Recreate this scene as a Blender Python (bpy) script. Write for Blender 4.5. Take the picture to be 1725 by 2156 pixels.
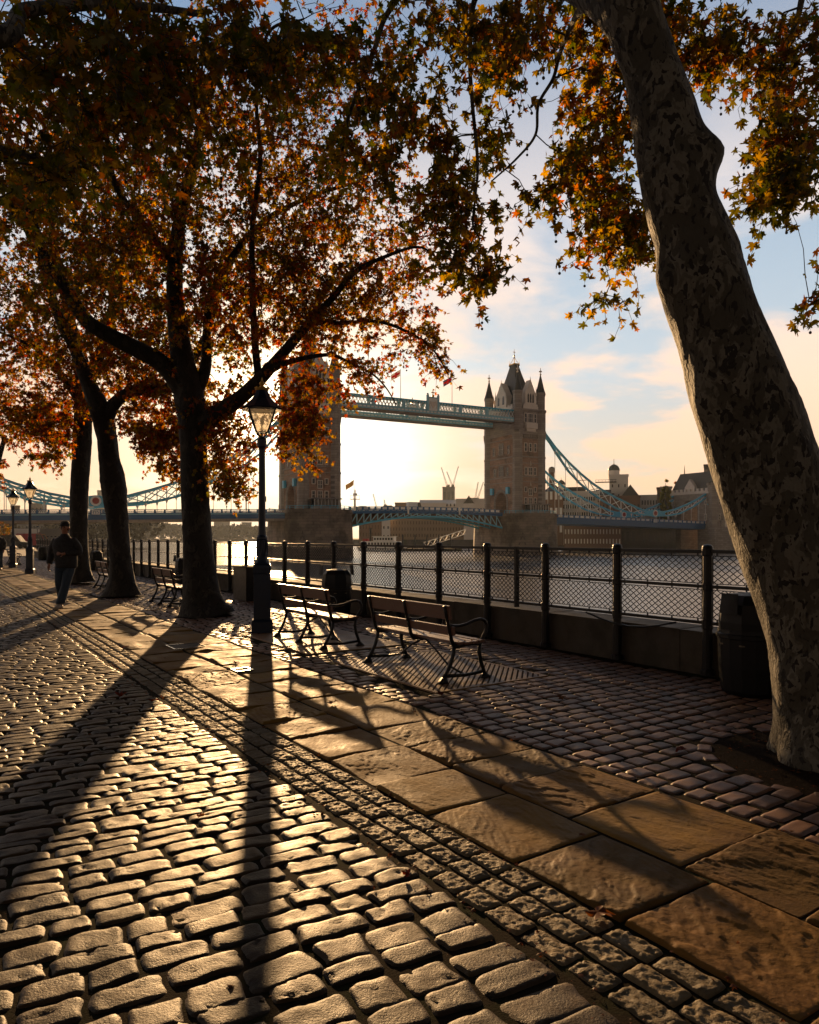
import bpy, math, random
import numpy as np
from mathutils import Vector, Matrix
R_ = math.radians
for o in list(bpy.data.objects): bpy.data.objects.remove(o)
scn = bpy.context.scene
col = scn.collection
EYE = 1.5
# ---------------------------------------------------------------- camera
cd = bpy.data.cameras.new('camera'); cam = bpy.data.objects.new('camera', cd); col.objects.link(cam)
cam.location = (0, 0, EYE); cam.rotation_euler = (R_(90), 0, 0)
cd.sensor_fit = 'VERTICAL'; cd.sensor_height = 36; cd.lens = 1500/2156*36
cd.shift_y = 54/2156; cd.clip_start = .05; cd.clip_end = 6000
scn.camera = cam
# ---------------------------------------------------------------- view, world, sun
scn.view_settings.view_transform = 'Standard'; scn.view_settings.look = 'None'
scn.view_settings.gamma = 1; scn.view_settings.exposure = 0.9
SUN_AZ = math.atan(-0.2045); SUN_EL = R_(9.6)
sv = Vector((math.sin(SUN_AZ)*math.cos(SUN_EL), math.cos(SUN_AZ)*math.cos(SUN_EL), math.sin(SUN_EL)))
w = bpy.data.worlds.new('World'); scn.world = w; w.use_nodes = True
nt = w.node_tree; nt.nodes.clear()
class NT:
    def __init__(s, t): s.t = t
    def n(s, ty, **k):
        nd = s.t.nodes.new(ty)
        for a, b in k.items():
            if a == 'inp':
                for i, v in b.items():
                    if hasattr(v, 'is_linked') or isinstance(v, bpy.types.NodeSocket): s.t.links.new(v, nd.inputs[i])
                    else: nd.inputs[i].default_value = v
            else: setattr(nd, a, b)
        return nd
    def m(s, op, a, b=0.0, c=None, clamp=False):
        i = {0: a, 1: b}
        if c is not None: i[2] = c
        nd = s.n('ShaderNodeMath', operation=op, inp=i); nd.use_clamp = clamp
        return nd.outputs[0]
    def ramp(s, fac, stops, interp='LINEAR'):
        nd = s.n('ShaderNodeValToRGB', inp={0: fac}); r = nd.color_ramp; r.interpolation = interp
        while len(r.elements) < len(stops): r.elements.new(.5)
        for e, (p, c) in zip(r.elements, stops):
            e.position = p; e.color = (*c, 1) if len(c) == 3 else c
        return nd.outputs[0]
    def mix(s, fac, a, b, bt='MIX'):
        nd = s.n('ShaderNodeMix', data_type='RGBA', blend_type=bt)
        for i, v in ((0, fac), (6, a), (7, b)):
            if isinstance(v, bpy.types.NodeSocket): s.t.links.new(v, nd.inputs[i])
            elif i == 0: nd.inputs[0].default_value = v
            else: nd.inputs[i].default_value = (*v, 1) if len(v) == 3 else v
        return nd.outputs[2]
g3 = lambda v: (v, v, v)
N = NT(nt)
tc = N.n('ShaderNodeTexCoord'); D = tc.outputs['Generated']
nrm = N.n('ShaderNodeVectorMath', operation='NORMALIZE', inp={0: D}).outputs[0]
sep = N.n('ShaderNodeSeparateXYZ', inp={0: nrm})
dot = N.n('ShaderNodeVectorMath', operation='DOT_PRODUCT', inp={0: nrm, 1: tuple(sv)}).outputs['Value']
dpos = N.m('MAXIMUM', dot, 0.0)
sky = N.n('ShaderNodeTexSky'); sky.sky_type = 'NISHITA'; sky.sun_disc = False
sky.sun_elevation = SUN_EL; sky.sun_rotation = SUN_AZ; sky.air_density = 1.0; sky.dust_density = 1.5; sky.ozone_density = 2.0
el = sep.outputs[2]
# real sky: clear air above, a bank of warm mist and thin cloud low down round the sun
elr = N.m('MAXIMUM', el, 0.0)
grad = N.ramp(elr, [(0, (8.2, 5.5, 3.4)), (.08, (8.6, 6.8, 5.2)), (.15, (7.4, 7.0, 6.5)), (.22, (6.3, 7.2, 7.9)), (.33, (5.2, 6.4, 7.6)), (.46, (3.7, 5.0, 6.8)), (.58, (2.1, 3.5, 5.6)), (.72, (1.0, 1.3, 1.8)), (1, (.5, .5, .5))])
base = N.mix(.15, grad, sky.outputs[0])
# clouds
zz = N.m('ADD', elr, .12)
cx = N.m('DIVIDE', sep.outputs[0], zz); cy = N.m('DIVIDE', sep.outputs[1], zz)
cv = N.n('ShaderNodeCombineXYZ', inp={0: cx, 1: cy, 2: 0.0}).outputs[0]
n1 = N.n('ShaderNodeTexNoise', inp={'Vector': cv, 'Scale': .85, 'Detail': 5.0, 'Roughness': .52, 'Distortion': .35}).outputs[0]
n2 = N.n('ShaderNodeTexNoise', inp={'Vector': cv, 'Scale': 1.9, 'Detail': 6.0, 'Roughness': .6, 'Distortion': .3}).outputs[0]
cf = N.m('ADD', N.m('MULTIPLY', n1, .72), N.m('MULTIPLY', n2, .28))
cm = N.ramp(cf, [(.43, g3(0)), (.52, g3(1))], 'EASE')
ccol = N.ramp(elr, [(0, (10.5, 6.3, 3.6)), (.18, (12.0, 8.3, 5.8)), (.4, (10.2, 8.6, 7.8)), (.6, (5.5, 5.2, 5.2)), (.75, (1.2, 1.1, 1.1)), (1, (.6, .55, .5))])
cm = N.m('MULTIPLY', cm, N.n('ShaderNodeMapRange', inp={0: elr, 1: .36, 2: .56, 3: .88, 4: .25}).outputs[0])
base = N.mix(cm, base, ccol)
# glow round the hidden sun
gl1 = N.m('MULTIPLY', N.m('POWER', dpos, 80.0), N.m('ADD', .8, N.m('MULTIPLY', n2, .9)))
gl2 = N.m('POWER', dpos, 700.0)
base = N.mix(N.m('MULTIPLY', gl1, 1.0, clamp=True), base, (17, 13.8, 9.4), 'MIX')
add = N.n('ShaderNodeVectorMath', operation='SCALE', inp={0: (60, 46, 28), 3: gl2}).outputs[0]
add0 = N.n('ShaderNodeVectorMath', operation='ADD', inp={0: base, 1: add})
# a bright sunlit cloud bank to the right of the sun
dv2 = Vector(((745-862.5)/1500, 1, (1132-955)/1500)).normalized()
dot2 = N.m('MAXIMUM', N.n('ShaderNodeVectorMath', operation='DOT_PRODUCT', inp={0: nrm, 1: tuple(dv2)}).outputs['Value'], 0.0)
gl3 = N.m('MULTIPLY', N.m('POWER', dot2, 260.0), N.m('ADD', .55, N.m('MULTIPLY', n2, .9)), clamp=True)
add0 = N.mix(gl3, add0.outputs[0], (19, 17.5, 14.5))
# dimmer away from the sun; low sky behind the camera raised as fill
sidf = N.n('ShaderNodeMapRange', inp={0: elr, 1: .04, 2: .5, 3: .58, 4: .04}).outputs[0]
back = N.n('ShaderNodeMapRange', inp={0: dot, 1: -.1, 2: .80, 3: sidf, 4: 1.0}); back.interpolation_type = 'SMOOTHSTEP'
fin = N.n('ShaderNodeVectorMath', operation='SCALE', inp={0: add0, 3: back.outputs[0]}).outputs[0]
bg = N.n('ShaderNodeBackground', inp={0: fin, 1: .055})
N.t.links.new(bg.outputs[0], N.n('ShaderNodeOutputWorld').inputs[0])
sd = bpy.data.lights.new('sun', 'SUN'); so = bpy.data.objects.new('sun', sd); col.objects.link(so)
sd.energy = 4.8; sd.angle = R_(.55); sd.color = (1, .60, .27)
so.rotation_euler = (-sv).to_track_quat('-Z', 'Y').to_euler(); so.location = (0, 0, 90)
cy_ = scn.cycles
cy_.max_bounces = 8; cy_.diffuse_bounces = 3; cy_.glossy_bounces = 4; cy_.transparent_max_bounces = 12
cy_.transmission_bounces = 5; cy_.volume_bounces = 0
cy_.use_denoising = True; cy_.sample_clamp_indirect = 4; cy_.use_adaptive_sampling = True
cy_.caustics_reflective = False; cy_.caustics_refractive = False
# ---------------------------------------------------------------- helpers
rng = np.random.default_rng(7); random.seed(7)
F0 = Vector((3.25, 7.77, 0)); UA = Vector((-.563, .8266, 0)); VA = Vector((-.8266, -.563, 0))
UROT = math.atan2(UA.y, UA.x)
def W(u, v, z=0.): return F0 + UA*u + VA*v + Vector((0, 0, z))
def P(px, py, Y): return Vector(((px-862.5)/1500*Y, Y, EYE+(1132-py)*Y/1500))
def Gd(px, py, z=0.):
    Y = 1500*(EYE-z)/(py-1132); return Vector(((px-862.5)/1500*Y, Y, z))
class MB:
    def __init__(s): s.v = []; s.f = []
    def add(s, v, f):
        n = len(s.v); s.v += [tuple(a) for a in v]; s.f += [tuple(i+n for i in q) for q in f]; return s
    def box(s, x0, x1, y0, y1, z0, z1, tx=0, ty=0):
        v = [(x0, y0, z0), (x1, y0, z0), (x1, y1, z0), (x0, y1, z0), (x0+tx, y0+ty, z1), (x1-tx, y0+ty, z1), (x1-tx, y1-ty, z1), (x0+tx, y1-ty, z1)]
        return s.add(v, [(3, 2, 1, 0), (4, 5, 6, 7), (0, 1, 5, 4), (1, 2, 6, 5), (2, 3, 7, 6), (3, 0, 4, 7)])
    def bar(s, p, q, w, h, up=(0, 0, 1)):
        p = Vector(p); q = Vector(q); d = (q-p).normalized(); upv = Vector(up)
        if abs(d.dot(upv)) > .98: upv = Vector((1, 0, 0)) if abs(d.x) < .9 else Vector((0, 1, 0))
        a = d.cross(upv).normalized(); b = a.cross(d)
        v = [c+a*(sx*w/2)+b*(sy*h/2) for c in (p, q) for sx, sy in ((-1, -1), (1, -1), (1, 1), (-1, 1))]
        return s.add(v, [(3, 2, 1, 0), (4, 5, 6, 7), (0, 1, 5, 4), (1, 2, 6, 5), (2, 3, 7, 6), (3, 0, 4, 7)])
    def tube(s, pts, rad, seg=8, cap=True, bump=0., rs=None, ell=1.):
        pts = [Vector(p) for p in pts]; n = len(pts)
        if not hasattr(rad, '__len__'): rad = [rad]*n
        t0 = (pts[1]-pts[0]).normalized(); a = t0.orthogonal().normalized(); vs = []
        for i in range(n):
            t = (pts[min(i+1, n-1)]-pts[max(i-1, 0)]).normalized()
            a = (a-t*a.dot(t)).normalized(); b = t.cross(a)
            for k in range(seg):
                th = 2*math.pi*k/seg; r = rad[i]
                if bump: r *= 1+bump*(rs.random()-.5)
                vs.append(pts[i]+a*(math.cos(th)*r)+b*(math.sin(th)*r*ell))
        f = [(i*seg+k, i*seg+(k+1) % seg, (i+1)*seg+(k+1) % seg, (i+1)*seg+k) for i in range(n-1) for k in range(seg)]
        if cap: f += [tuple(range(seg-1, -1, -1)), tuple((n-1)*seg+k for k in range(seg))]
        return s.add(vs, f)
    def lathe(s, prof, c=(0, 0, 0), seg=12, ph=0., cap=True):
        vs = [(c[0]+r*math.cos(2*math.pi*k/seg+ph), c[1]+r*math.sin(2*math.pi*k/seg+ph), c[2]+z) for r, z in prof for k in range(seg)]
        n = len(prof)
        f = [(i*seg+k, i*seg+(k+1) % seg, (i+1)*seg+(k+1) % seg, (i+1)*seg+k) for i in range(n-1) for k in range(seg)]
        if cap: f += [tuple(range(seg-1, -1, -1)), tuple((n-1)*seg+k for k in range(seg))]
        return s.add(vs, f)
    def prism(s, poly, a, b, ax='y'):
        n = len(poly)
        mk = {'y': lambda p, t: (p[0], t, p[1]), 'x': lambda p, t: (t, p[0], p[1]), 'z': lambda p, t: (p[0], p[1], t)}[ax]
        vs = [mk(p, a) for p in poly]+[mk(p, b) for p in poly]
        return s.add(vs, [tuple(range(n-1, -1, -1)), tuple(range(n, 2*n))]+[(i, (i+1) % n, n+(i+1) % n, n+i) for i in range(n)])
    def ball(s, c, r, seg=8, rings=5, sz=1.):
        pr = [(max(1e-4, r*math.sin(math.pi*i/rings)), -r*sz*math.cos(math.pi*i/rings)) for i in range(rings+1)]
        return s.lathe(pr, c, seg, cap=False)
    def loft(s, rows, seg=16):
        vs = [(r[0]+r[3]*math.cos(2*math.pi*k/seg), r[1]+r[4]*math.sin(2*math.pi*k/seg), r[2]) for r in rows for k in range(seg)]; n = len(rows)
        return s.add(vs, [(i*seg+k, i*seg+(k+1) % seg, (i+1)*seg+(k+1) % seg, (i+1)*seg+k) for i in range(n-1) for k in range(seg)]+[tuple(range(seg-1, -1, -1)), tuple((n-1)*seg+k for k in range(seg))])
    def build(s, name, mat, parent=None, loc=None, rz=0., smooth=False, flip=False):
        me = bpy.data.meshes.new(name); me.from_pydata(s.v, [], s.f); me.validate()
        import bmesh
        b = bmesh.new(); b.from_mesh(me); bmesh.ops.recalc_face_normals(b, faces=b.faces); b.to_mesh(me); b.free()
        return mkobj(name, me, mat, parent, loc, rz, smooth)
def mkobj(name, me, mat, parent=None, loc=None, rz=0., smooth=False):
    if mat is not None: me.materials.append(mat)
    if smooth: me.polygons.foreach_set('use_smooth', [True]*len(me.polygons))
    o = bpy.data.objects.new(name, me); col.objects.link(o)
    if parent is not None: o.parent = parent
    if loc is not None: o.location = loc
    o.rotation_euler.z = rz
    return o
def npmesh(name, v, f, mat, parent=None, smooth=False):
    """v (n,3) array, f (m,k) int array, all faces the same length"""
    me = bpy.data.meshes.new(name); k = f.shape[1]
    me.vertices.add(len(v)); me.vertices.foreach_set('co', v.astype(np.float32).ravel())
    me.loops.add(f.size); me.loops.foreach_set('vertex_index', f.astype(np.int32).ravel())
    me.polygons.add(len(f)); me.polygons.foreach_set('loop_start', np.arange(0, f.size, k, dtype=np.int32))
    me.update(calc_edges=True)
    return mkobj(name, me, mat, parent, smooth=smooth)
def tag(o, label, cat, group=None):
    o['label'] = label; o['category'] = cat
    if group: o['group'] = group
    return o
def struct(o): o['kind'] = 'structure'; return o
def empty(name, loc, rz, label, cat, group=None):
    o = bpy.data.objects.new(name, None); col.objects.link(o); o.location = loc; o.rotation_euler.z = rz
    o.empty_display_size = .2
    return tag(o, label, cat, group)
KIDS = {}
def kids(o): return [c for c in bpy.data.objects if c.parent == o]
def dup(root, loc, rz, label):
    def cp(o, par):
        c = o.copy(); col.objects.link(c)
        if par: c.parent = par
        for k in kids(o): cp(k, c)
        return c
    r = cp(root, None); r.location = loc; r.rotation_euler.z = rz; r['label'] = label
    return r
def pieces(o, name):
    """give every separate piece of a mesh its own part"""
    me = o.data; n = len(me.vertices); par = list(range(n))
    def fd(a):
        while par[a] != a: par[a] = par[par[a]]; a = par[a]
        return a
    for e in me.edges: par[fd(e.vertices[0])] = fd(e.vertices[1])
    grp = {}
    for p in me.polygons: grp.setdefault(fd(p.vertices[0]), []).append(tuple(p.vertices))
    for k, fs in grp.items():
        ids = sorted({i for f in fs for i in f}); mp = {i: j for j, i in enumerate(ids)}
        m2 = bpy.data.meshes.new(name); m2.from_pydata([tuple(me.vertices[i].co) for i in ids], [], [tuple(mp[i] for i in f) for f in fs])
        c = mkobj(name, m2, me.materials[0], o.parent); c.matrix_local = o.matrix_local
        if o.get('label'): c['label'] = o['label']
    for k in kids(o): k.parent = c
    bpy.data.objects.remove(o)
# value noise
_perm = rng.random((256, 256))
def vnoise(x, y):
    xi = np.floor(x).astype(int); yi = np.floor(y).astype(int); fx = x-xi; fy = y-yi
    fx = fx*fx*(3-2*fx); fy = fy*fy*(3-2*fy)
    g = lambda i, j: _perm[i & 255, j & 255]
    return (g(xi, yi)*(1-fx)+g(xi+1, yi)*fx)*(1-fy)+(g(xi, yi+1)*(1-fx)+g(xi+1, yi+1)*fx)*fy
def fbm(x, y, o=4, r=.5):
    s = 0; a = 1; t = 0
    for i in range(o):
        s = s+a*vnoise(x+17.3*i, y+9.1*i); t += a; a *= r; x = x*2.03; y = y*2.03
    return s/t
# ---------------------------------------------------------------- materials
def mat(name, base, rough=.6, var=.25, vs=3., bump=0., bs=40., metal=0., spec=.5, island=0., dirt=None, ds=1.5, trans=0., bdist=.01, courses=0, coords='Object', stretch=None):
    m = bpy.data.materials.new(name); m.use_nodes = True; t = m.node_tree; t.nodes.clear(); n = NT(t)
    b = n.n('ShaderNodeBsdfPrincipled'); out = n.n('ShaderNodeOutputMaterial'); t.links.new(b.outputs[0], out.inputs[0])
    c = n.n('ShaderNodeTexCoord').outputs[coords]
    if stretch: c = n.n('ShaderNodeMapping', inp={0: c, 3: stretch}).outputs[0]
    no = n.n('ShaderNodeTexNoise', inp={'Vector': c, 'Scale': vs, 'Detail': 5., 'Roughness': .6}).outputs[0]
    cc = n.mix(no, tuple(x*(1-var) for x in base), tuple(min(1, x*(1+var)) for x in base))
    if island:
        ri = n.n('ShaderNodeNewGeometry').outputs['Random Per Island']
        cc = n.mix(1.0, cc, n.ramp(ri, [(0, g3(1-island)), (.5, (1., 1-.25*island, 1-.4*island)), (1, g3(1+island*.6))]), 'MULTIPLY')
    if dirt:
        dn = n.n('ShaderNodeTexNoise', inp={'Vector': c, 'Scale': ds, 'Detail': 6., 'Roughness': .65}).outputs[0]
        cc = n.mix(n.ramp(dn, [(.48, g3(0)), (.62, g3(.85))]), cc, dirt)
    if courses:
        sp = n.n('ShaderNodeSeparateXYZ', inp={0: c}); cxy = n.n('ShaderNodeCombineXYZ', inp={0: n.m('ADD', sp.outputs[0], sp.outputs[1]), 1: sp.outputs[2], 2: 0.0}).outputs[0]
        br = n.n('ShaderNodeTexBrick', inp={'Vector': cxy, 'Color1': (.75, .75, .75, 1), 'Color2': (1.2, 1.2, 1.2, 1), 'Mortar': (.4, .4, .4, 1), 'Scale': 1., 'Mortar Size': courses*.045, 'Brick Width': courses*2.2, 'Row Height': courses, 'Bias': 0.})
        cc = n.mix(.75, cc, br.outputs[0], 'MULTIPLY')
    t.links.new(cc, b.inputs['Base Color'])
    b.inputs['Roughness'].default_value = rough; b.inputs['Metallic'].default_value = metal
    b.inputs['Specular IOR Level'].default_value = spec
    if rough < .9:
        rr = n.n('ShaderNodeMapRange', inp={0: no, 1: .3, 2: .7, 3: rough*.8, 4: min(1, rough*1.2)}).outputs[0]
        t.links.new(rr, b.inputs['Roughness'])
    if bump:
        bn = n.n('ShaderNodeTexNoise', inp={'Vector': c, 'Scale': bs, 'Detail': 4., 'Roughness': .65}).outputs[0]
        bb = n.n('ShaderNodeBump', inp={'Strength': bump, 'Distance': bdist, 'Height': bn}).outputs[0]
        t.links.new(bb, b.inputs['Normal'])
    m['x'] = 0
    return m
M = {}
M['cobble'] = mat('cobble stone', (.047, .031, .0145), .52, .4, 9, .7, 110, island=.6, bdist=.004, spec=.12, dirt=(.022, .016, .009), ds=5)
M['sett'] = mat('pink sett', (.14, .080, .050), .5, .3, 10, .5, 120, island=.4, bdist=.004, spec=.22)
M['granite'] = mat('rough granite sett', (.12, .09, .048), .65, .4, 40, .9, 90, island=.3, bdist=.006, spec=.15)
M['slab'] = mat('york stone slab', (.13, .075, .017), .7, .35, 4, .5, 48, island=.5, spec=.08, bdist=.006, dirt=(.11, .055, .015), ds=1.3)
M['mortar'] = mat('mortar', (.014, .010, .006), .95, .5, 12, .7, 160, bdist=.006, dirt=(.012, .016, .005), ds=4, spec=.03)
M['earth'] = mat('earth', (.013, .008, .005), .95, .4, 9, .9, 60, bdist=.02, spec=.03)
M['iron'] = mat('black iron', (.004, .004, .005), .42, .3, 8, .15, 60, spec=.3)
M['wire'] = mat('black wire', (.006, .006, .006), .5, .2, 8, spec=.3)
M['lampblue'] = mat('dark blue paint', (.004, .012, .030), .38, .3, 6, .1, 30, spec=.3)
M['gold'] = mat('gold paint', (.55, .33, .08), .35, .2, 5, metal=.7)
M['benchwood'] = mat('brown bench wood', (.10, .04, .022), .42, .5, 6, .4, 30, stretch=(1, 12, 12))
M['deckwood'] = mat('weathered boards', (.20, .115, .05), .5, .45, 7, .5, 40, island=.3)
M['concrete'] = mat('concrete wall', (.05, .036, .022), .85, .4, 4, .5, 40, dirt=(.03, .025, .015), ds=2)
M['binblack'] = mat('black plastic', (.004, .004, .005), .5, .2, 5, spec=.2)
M['cloth'] = mat('black jacket cloth', (.008, .008, .009), .8, .3, 20, .4, 60)
M['jeans'] = mat('blue denim', (.012, .028, .05), .8, .3, 20, .3, 100)
M['skin'] = mat('skin', (.28, .13, .08), .5, .1, 20)
M['shoe'] = mat('pale trainers', (.3, .25, .18), .6, .2, 20)
M['bstone'] = mat('brown bridge stone', (.40, .25, .175), .8, .35, .35, .3, 2, bdist=.1, dirt=(.10, .07, .05), ds=.2, courses=.75)
M['bpale'] = mat('pale bridge stone', (.78, .70, .62), .75, .25, .5)
M['bgrey'] = mat('grey bridge stone', (.36, .31, .27), .8, .3, .4, .3, 2, bdist=.1, courses=.8)
M['slate'] = mat('slate roof', (.05, .05, .045), .6, .3, 1.2)
M['paneglass'] = mat('dark window glass', (.015, .016, .018), .15, .2, 2)
M['litglass'] = mat('amber window glass', (.12, .07, .03), .2, .2, 2)
M['blue'] = mat('light blue paint', (.08, .50, .75), .5, .2, .6)
M['blue2'] = mat('pale blue paint', (.32, .62, .74), .5, .2, .6)
M['deckblue'] = mat('deep blue paint', (.015, .12, .30), .5, .2, .4)
M['white'] = mat('white paint', (.85, .85, .83), .55, .12, .5)
M['red'] = mat('red paint', (.35, .015, .015), .5, .15, .5)
M['tan'] = mat('tan brick', (.3, .21, .13), .85, .3, .1)
M['brownbrick'] = mat('brown brick', (.2, .115, .07), .85, .3, .1)
M['cream'] = mat('cream render', (.8, .76, .7), .8, .15, .1)
M['hazegrey'] = mat('haze toned grey cladding', (.22, .2, .18), .8, .2, .02)  # paler base colour carries part of the distance haze
M['wharf'] = mat('river wall stone', (.06, .05, .04), .85, .4, .2, .4, 1.5, bdist=.2, courses=1.1, dirt=(.03, .035, .015), ds=.12)
M['ground'] = mat('ground', (.09, .07, .055), .9, .3, .2)
# ================================================================ ground
DECKS = [(.95, 3.0, 1.47, 2.98), (3.72, 5.85, 1.47, 2.98)]
PITS = [(-2.22, 2.02, .80), (9.05, 2.58, .5), (14.55, 2.89, .5), (20.65, 2.83, .5)]
def stones(name, mt, cells, h, res, rough, edge=4., irr=.08, mode='smooth', cr_=.06):
    """cells: array (n,5) u,v,half_u,half_v,rot ; every stone a rounded block of one sheet"""
    c = np.array(cells, float); n = len(c)
    if n == 0: return None
    nu, nv = res
    s = np.linspace(-1, 1, nu); t = np.linspace(-1, 1, nv)
    s = np.sign(s)*np.abs(s)**.8; t = np.sign(t)*np.abs(t)**.8
    S, T = np.meshgrid(s, t, indexing='ij'); S = S.ravel(); T = T.ravel()
    hu = c[:, 2:3]; hv = c[:, 3:4]
    # rounded corners
    cs = 1-cr_*(T**6); ct = 1-cr_*(S**6)*np.minimum(hu/hv, 1)**.5
    U = S*cs*hu; V = T*ct*hv
    gu = c[:, 0:1]+U; gv = c[:, 1:2]+V
    wob = irr*hu*(fbm(gu*9, gv*9, 2)-.5)*2
    wob2 = irr*hu*(fbm(gu*9+50, gv*9+31, 2)-.5)*2
    U = U+wob*np.abs(S); V = V+wob2*np.abs(T)
    prof = np.clip(1-np.abs(S)**edge, 0, 1)**.5*np.clip(1-np.abs(T)**edge, 0, 1)**.5
    rs = np.random.default_rng(n)
    tu = (rs.random((n, 1))-.5)*.06; tv = (rs.random((n, 1))-.5)*.05; dz = (rs.random((n, 1))-.5)*.007
    Z = -h+prof*h+(tu*U+tv*V+dz)*(prof > .05)
    gu = c[:, 0:1]+U; gv = c[:, 1:2]+V
    if mode == 'smooth':
        ed = np.maximum(np.abs(S), np.abs(T))**3
        Z = Z+prof*rough*((fbm(gu*14, gv*14, 3)-.5)*2+(.7+1.6*ed)*(fbm(gu*60, gv*60, 3, .6)-.5))
        pit = fbm(gu*23+3, gv*23+8, 2); Z = Z-prof*.006*np.clip((pit-.74)*9, 0, 1)
    elif mode == 'rough':
        Z = Z+prof*rough*((fbm(gu*38, gv*38, 4, .75)-.5)*2.8)
    elif mode == 'riven':
        ang = rs.random((n, 1))*.9+.9
        a = (gu*np.cos(ang)+gv*np.sin(ang)); b = (-gu*np.sin(ang)+gv*np.cos(ang))
        q = fbm(a*4.2+c[:, 0:1]*3, b*1.5+c[:, 1:2], 2, .4)*8+1.1*fbm(a*24, b*9, 3, .6)
        st = np.floor(q)+np.clip((q-np.floor(q))*4, 0, 1)
        st = st-st.mean(axis=1, keepdims=True)
        amp = rough*(.35+1.1*rs.random((n, 1)))
        Z = Z+.003+prof*amp*(st*.62+(fbm(a*60, b*22, 3)-.5)*.7+(fbm(gu*3, gv*3, 2)-.5)*1.0); Z = np.where(prof > .6, np.maximum(Z, -.007), Z)
    cr = np.cos(c[:, 4:5]); sr = np.sin(c[:, 4:5])
    U, V = U*cr-V*sr, U*sr+V*cr
    gu = c[:, 0:1]+U; gv = c[:, 1:2]+V
    X = F0.x+UA.x*gu+VA.x*gv; Y = F0.y+UA.y*gu+VA.y*gv
    vv = np.stack([X, Y, Z], -1).reshape(-1, 3)
    i, j = np.meshgrid(np.arange(nu-1), np.arange(nv-1), indexing='ij')
    q = np.stack([i*nv+j, (i+1)*nv+j, (i+1)*nv+j+1, i*nv+j+1], -1).reshape(-1, 4)
    F = (q[None]+(np.arange(n)*nu*nv)[:, None, None]).reshape(-1, 4)
    return vv, F
def merge(name, mt, parts):
    vs = []; fs = []; k = 0
    for p in parts:
        if p is None: continue
        vs.append(p[0]); fs.append(p[1]+k); k += len(p[0])
    return struct(npmesh(name, np.concatenate(vs), np.concatenate(fs), mt, smooth=True))
def lod(cells, near, mid, far, a=3.2, b=14):
    c = np.array(cells); d = c[:, 0]
    return [(c[d < a], near), (c[(d >= a) & (d < b)], mid), (c[d >= b], far)]
rr = random.Random(3)
# cobbled roadway: courses run across it
cells = []; u = -6.0
while u < 60:
    pitch = .086+.022*rr.random() if u > -1.1 else .108+.034*rr.random()
    if -3.2 < u < .6 and rr.random() < .3: pitch += .04
    v = 5.225+.05*rr.random(); vmax = 10.2 if u < 12 else 8.6
    while v < vmax:
        L = .16+.15*rr.random()
        wv = .02*math.sin(v*1.7+u*.35)+.012*math.sin(v*5+u)
        cells.append((u+wv+.10*(v+L/2-5.25)+rr.uniform(-.004, .004), v+L/2, pitch/2+.0005-.003*rr.random(), L/2-.002-.004*rr.random(), -.10+rr.uniform(-.05, .05)))
        v += L
    u += pitch
merge('cobbled_road', M['cobble'], [stones('', None, c, .0135, r, .0045, 8.0, .28, 'smooth', .13) for c, r in lod(cells, (11, 15), (6, 8), (4, 5))])
# rough granite band, three rows
cells = []
for v0, v1 in ((4.835, 4.945), (4.965, 5.075), (5.095, 5.205)):
    u = -6+.1*v0
    while u < 60:
        L = .17+.08*rr.random(); cells.append((u+L/2, (v0+v1)/2, L/2-.002, (v1-v0)/2+.006-.004*rr.random(), rr.uniform(-.02, .02))); u += L
merge('granite_kerb', M['granite'], [stones('', None, c, .026, r, .0075, 12, .08, 'rough', .04) for c, r in lod(cells, (30, 18), (12, 8), (4, 4))])
# stone slab footpath, two columns
cells = []
for v0, v1, o in ((3.445, 4.205, 0.), (4.21, 4.815, .35)):
    u = -6.2+o
    while u < 60:
        L = .38+.36*rr.random()
        if -1.3 < u < 1 and v0 < 4: L = max(L, .5)
        cells.append((u+L/2, (v0+v1)/2, L/2-.006, (v1-v0)/2-.006, 0)); u += L
merge('slab_footpath', M['slab'], [stones('', None, c, .03, r, .0078, 40, .012, 'riven', .006) for c, r in lod(cells, (96, 96), (26, 26), (8, 8))])
# pinkish setts by the fence
cells = []; u = -6.5
while u < 60:
    pitch = .138+.02*rr.random(); v = .12+.11*rr.random()
    while v < 3.40:
        L = min(.16+.09*rr.random(), 3.43-v)
        if L < .06: break
        cu, cvv = u, v+L/2
        ok = not any(a-.07 < cu < b+.07 and p-.1 < cvv < q+.1 for a, b, p, q in DECKS)
        ok = ok and not any((cu-a)**2+(cvv-b)**2 < (r+.04)**2 for a, b, r in PITS)
        if ok: cells.append((cu+rr.uniform(-.004, .004), cvv, pitch/2-.005, L/2-.005, rr.uniform(-.03, .03)))
        v += L
    u += pitch
ring = []
for a, b, r in PITS[:1]:
    for k in range(22):
        th = 2*math.pi*k/22
        ring.append((a+(r-.02)*math.cos(th), b+(r-.02)*math.sin(th), .055, .085, th))
cells += ring
merge('sett_pavement', M['sett'], [stones('', None, c, .022, r, .003, 7, .10, 'smooth', .04) for c, r in lod(cells, (9, 11), (6, 7), (4, 4))])
# mortar bed under all stones
b = MB()
def sheet(u0, u1, v0, v1):
    b.add([W(u0, v0, -.0095), W(u1, v0, -.0095), W(u1, v1, -.0095), W(u0, v1, -.0095)], [(0, 1, 2, 3)])
vl, vh = DECKS[0][2]+.02, DECKS[0][3]-.02
sheet(-8, 62, 0, vl); sheet(-8, 62, vh, 10.4)
ux = [-8]
for a_, c_, _, _ in DECKS: ux += [a_+.02, c_-.02]
ux.append(62)
for i in range(0, len(ux), 2): sheet(ux[i], ux[i+1], vl, vh)
struct(b.build('joint_ground', M['mortar']))
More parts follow.
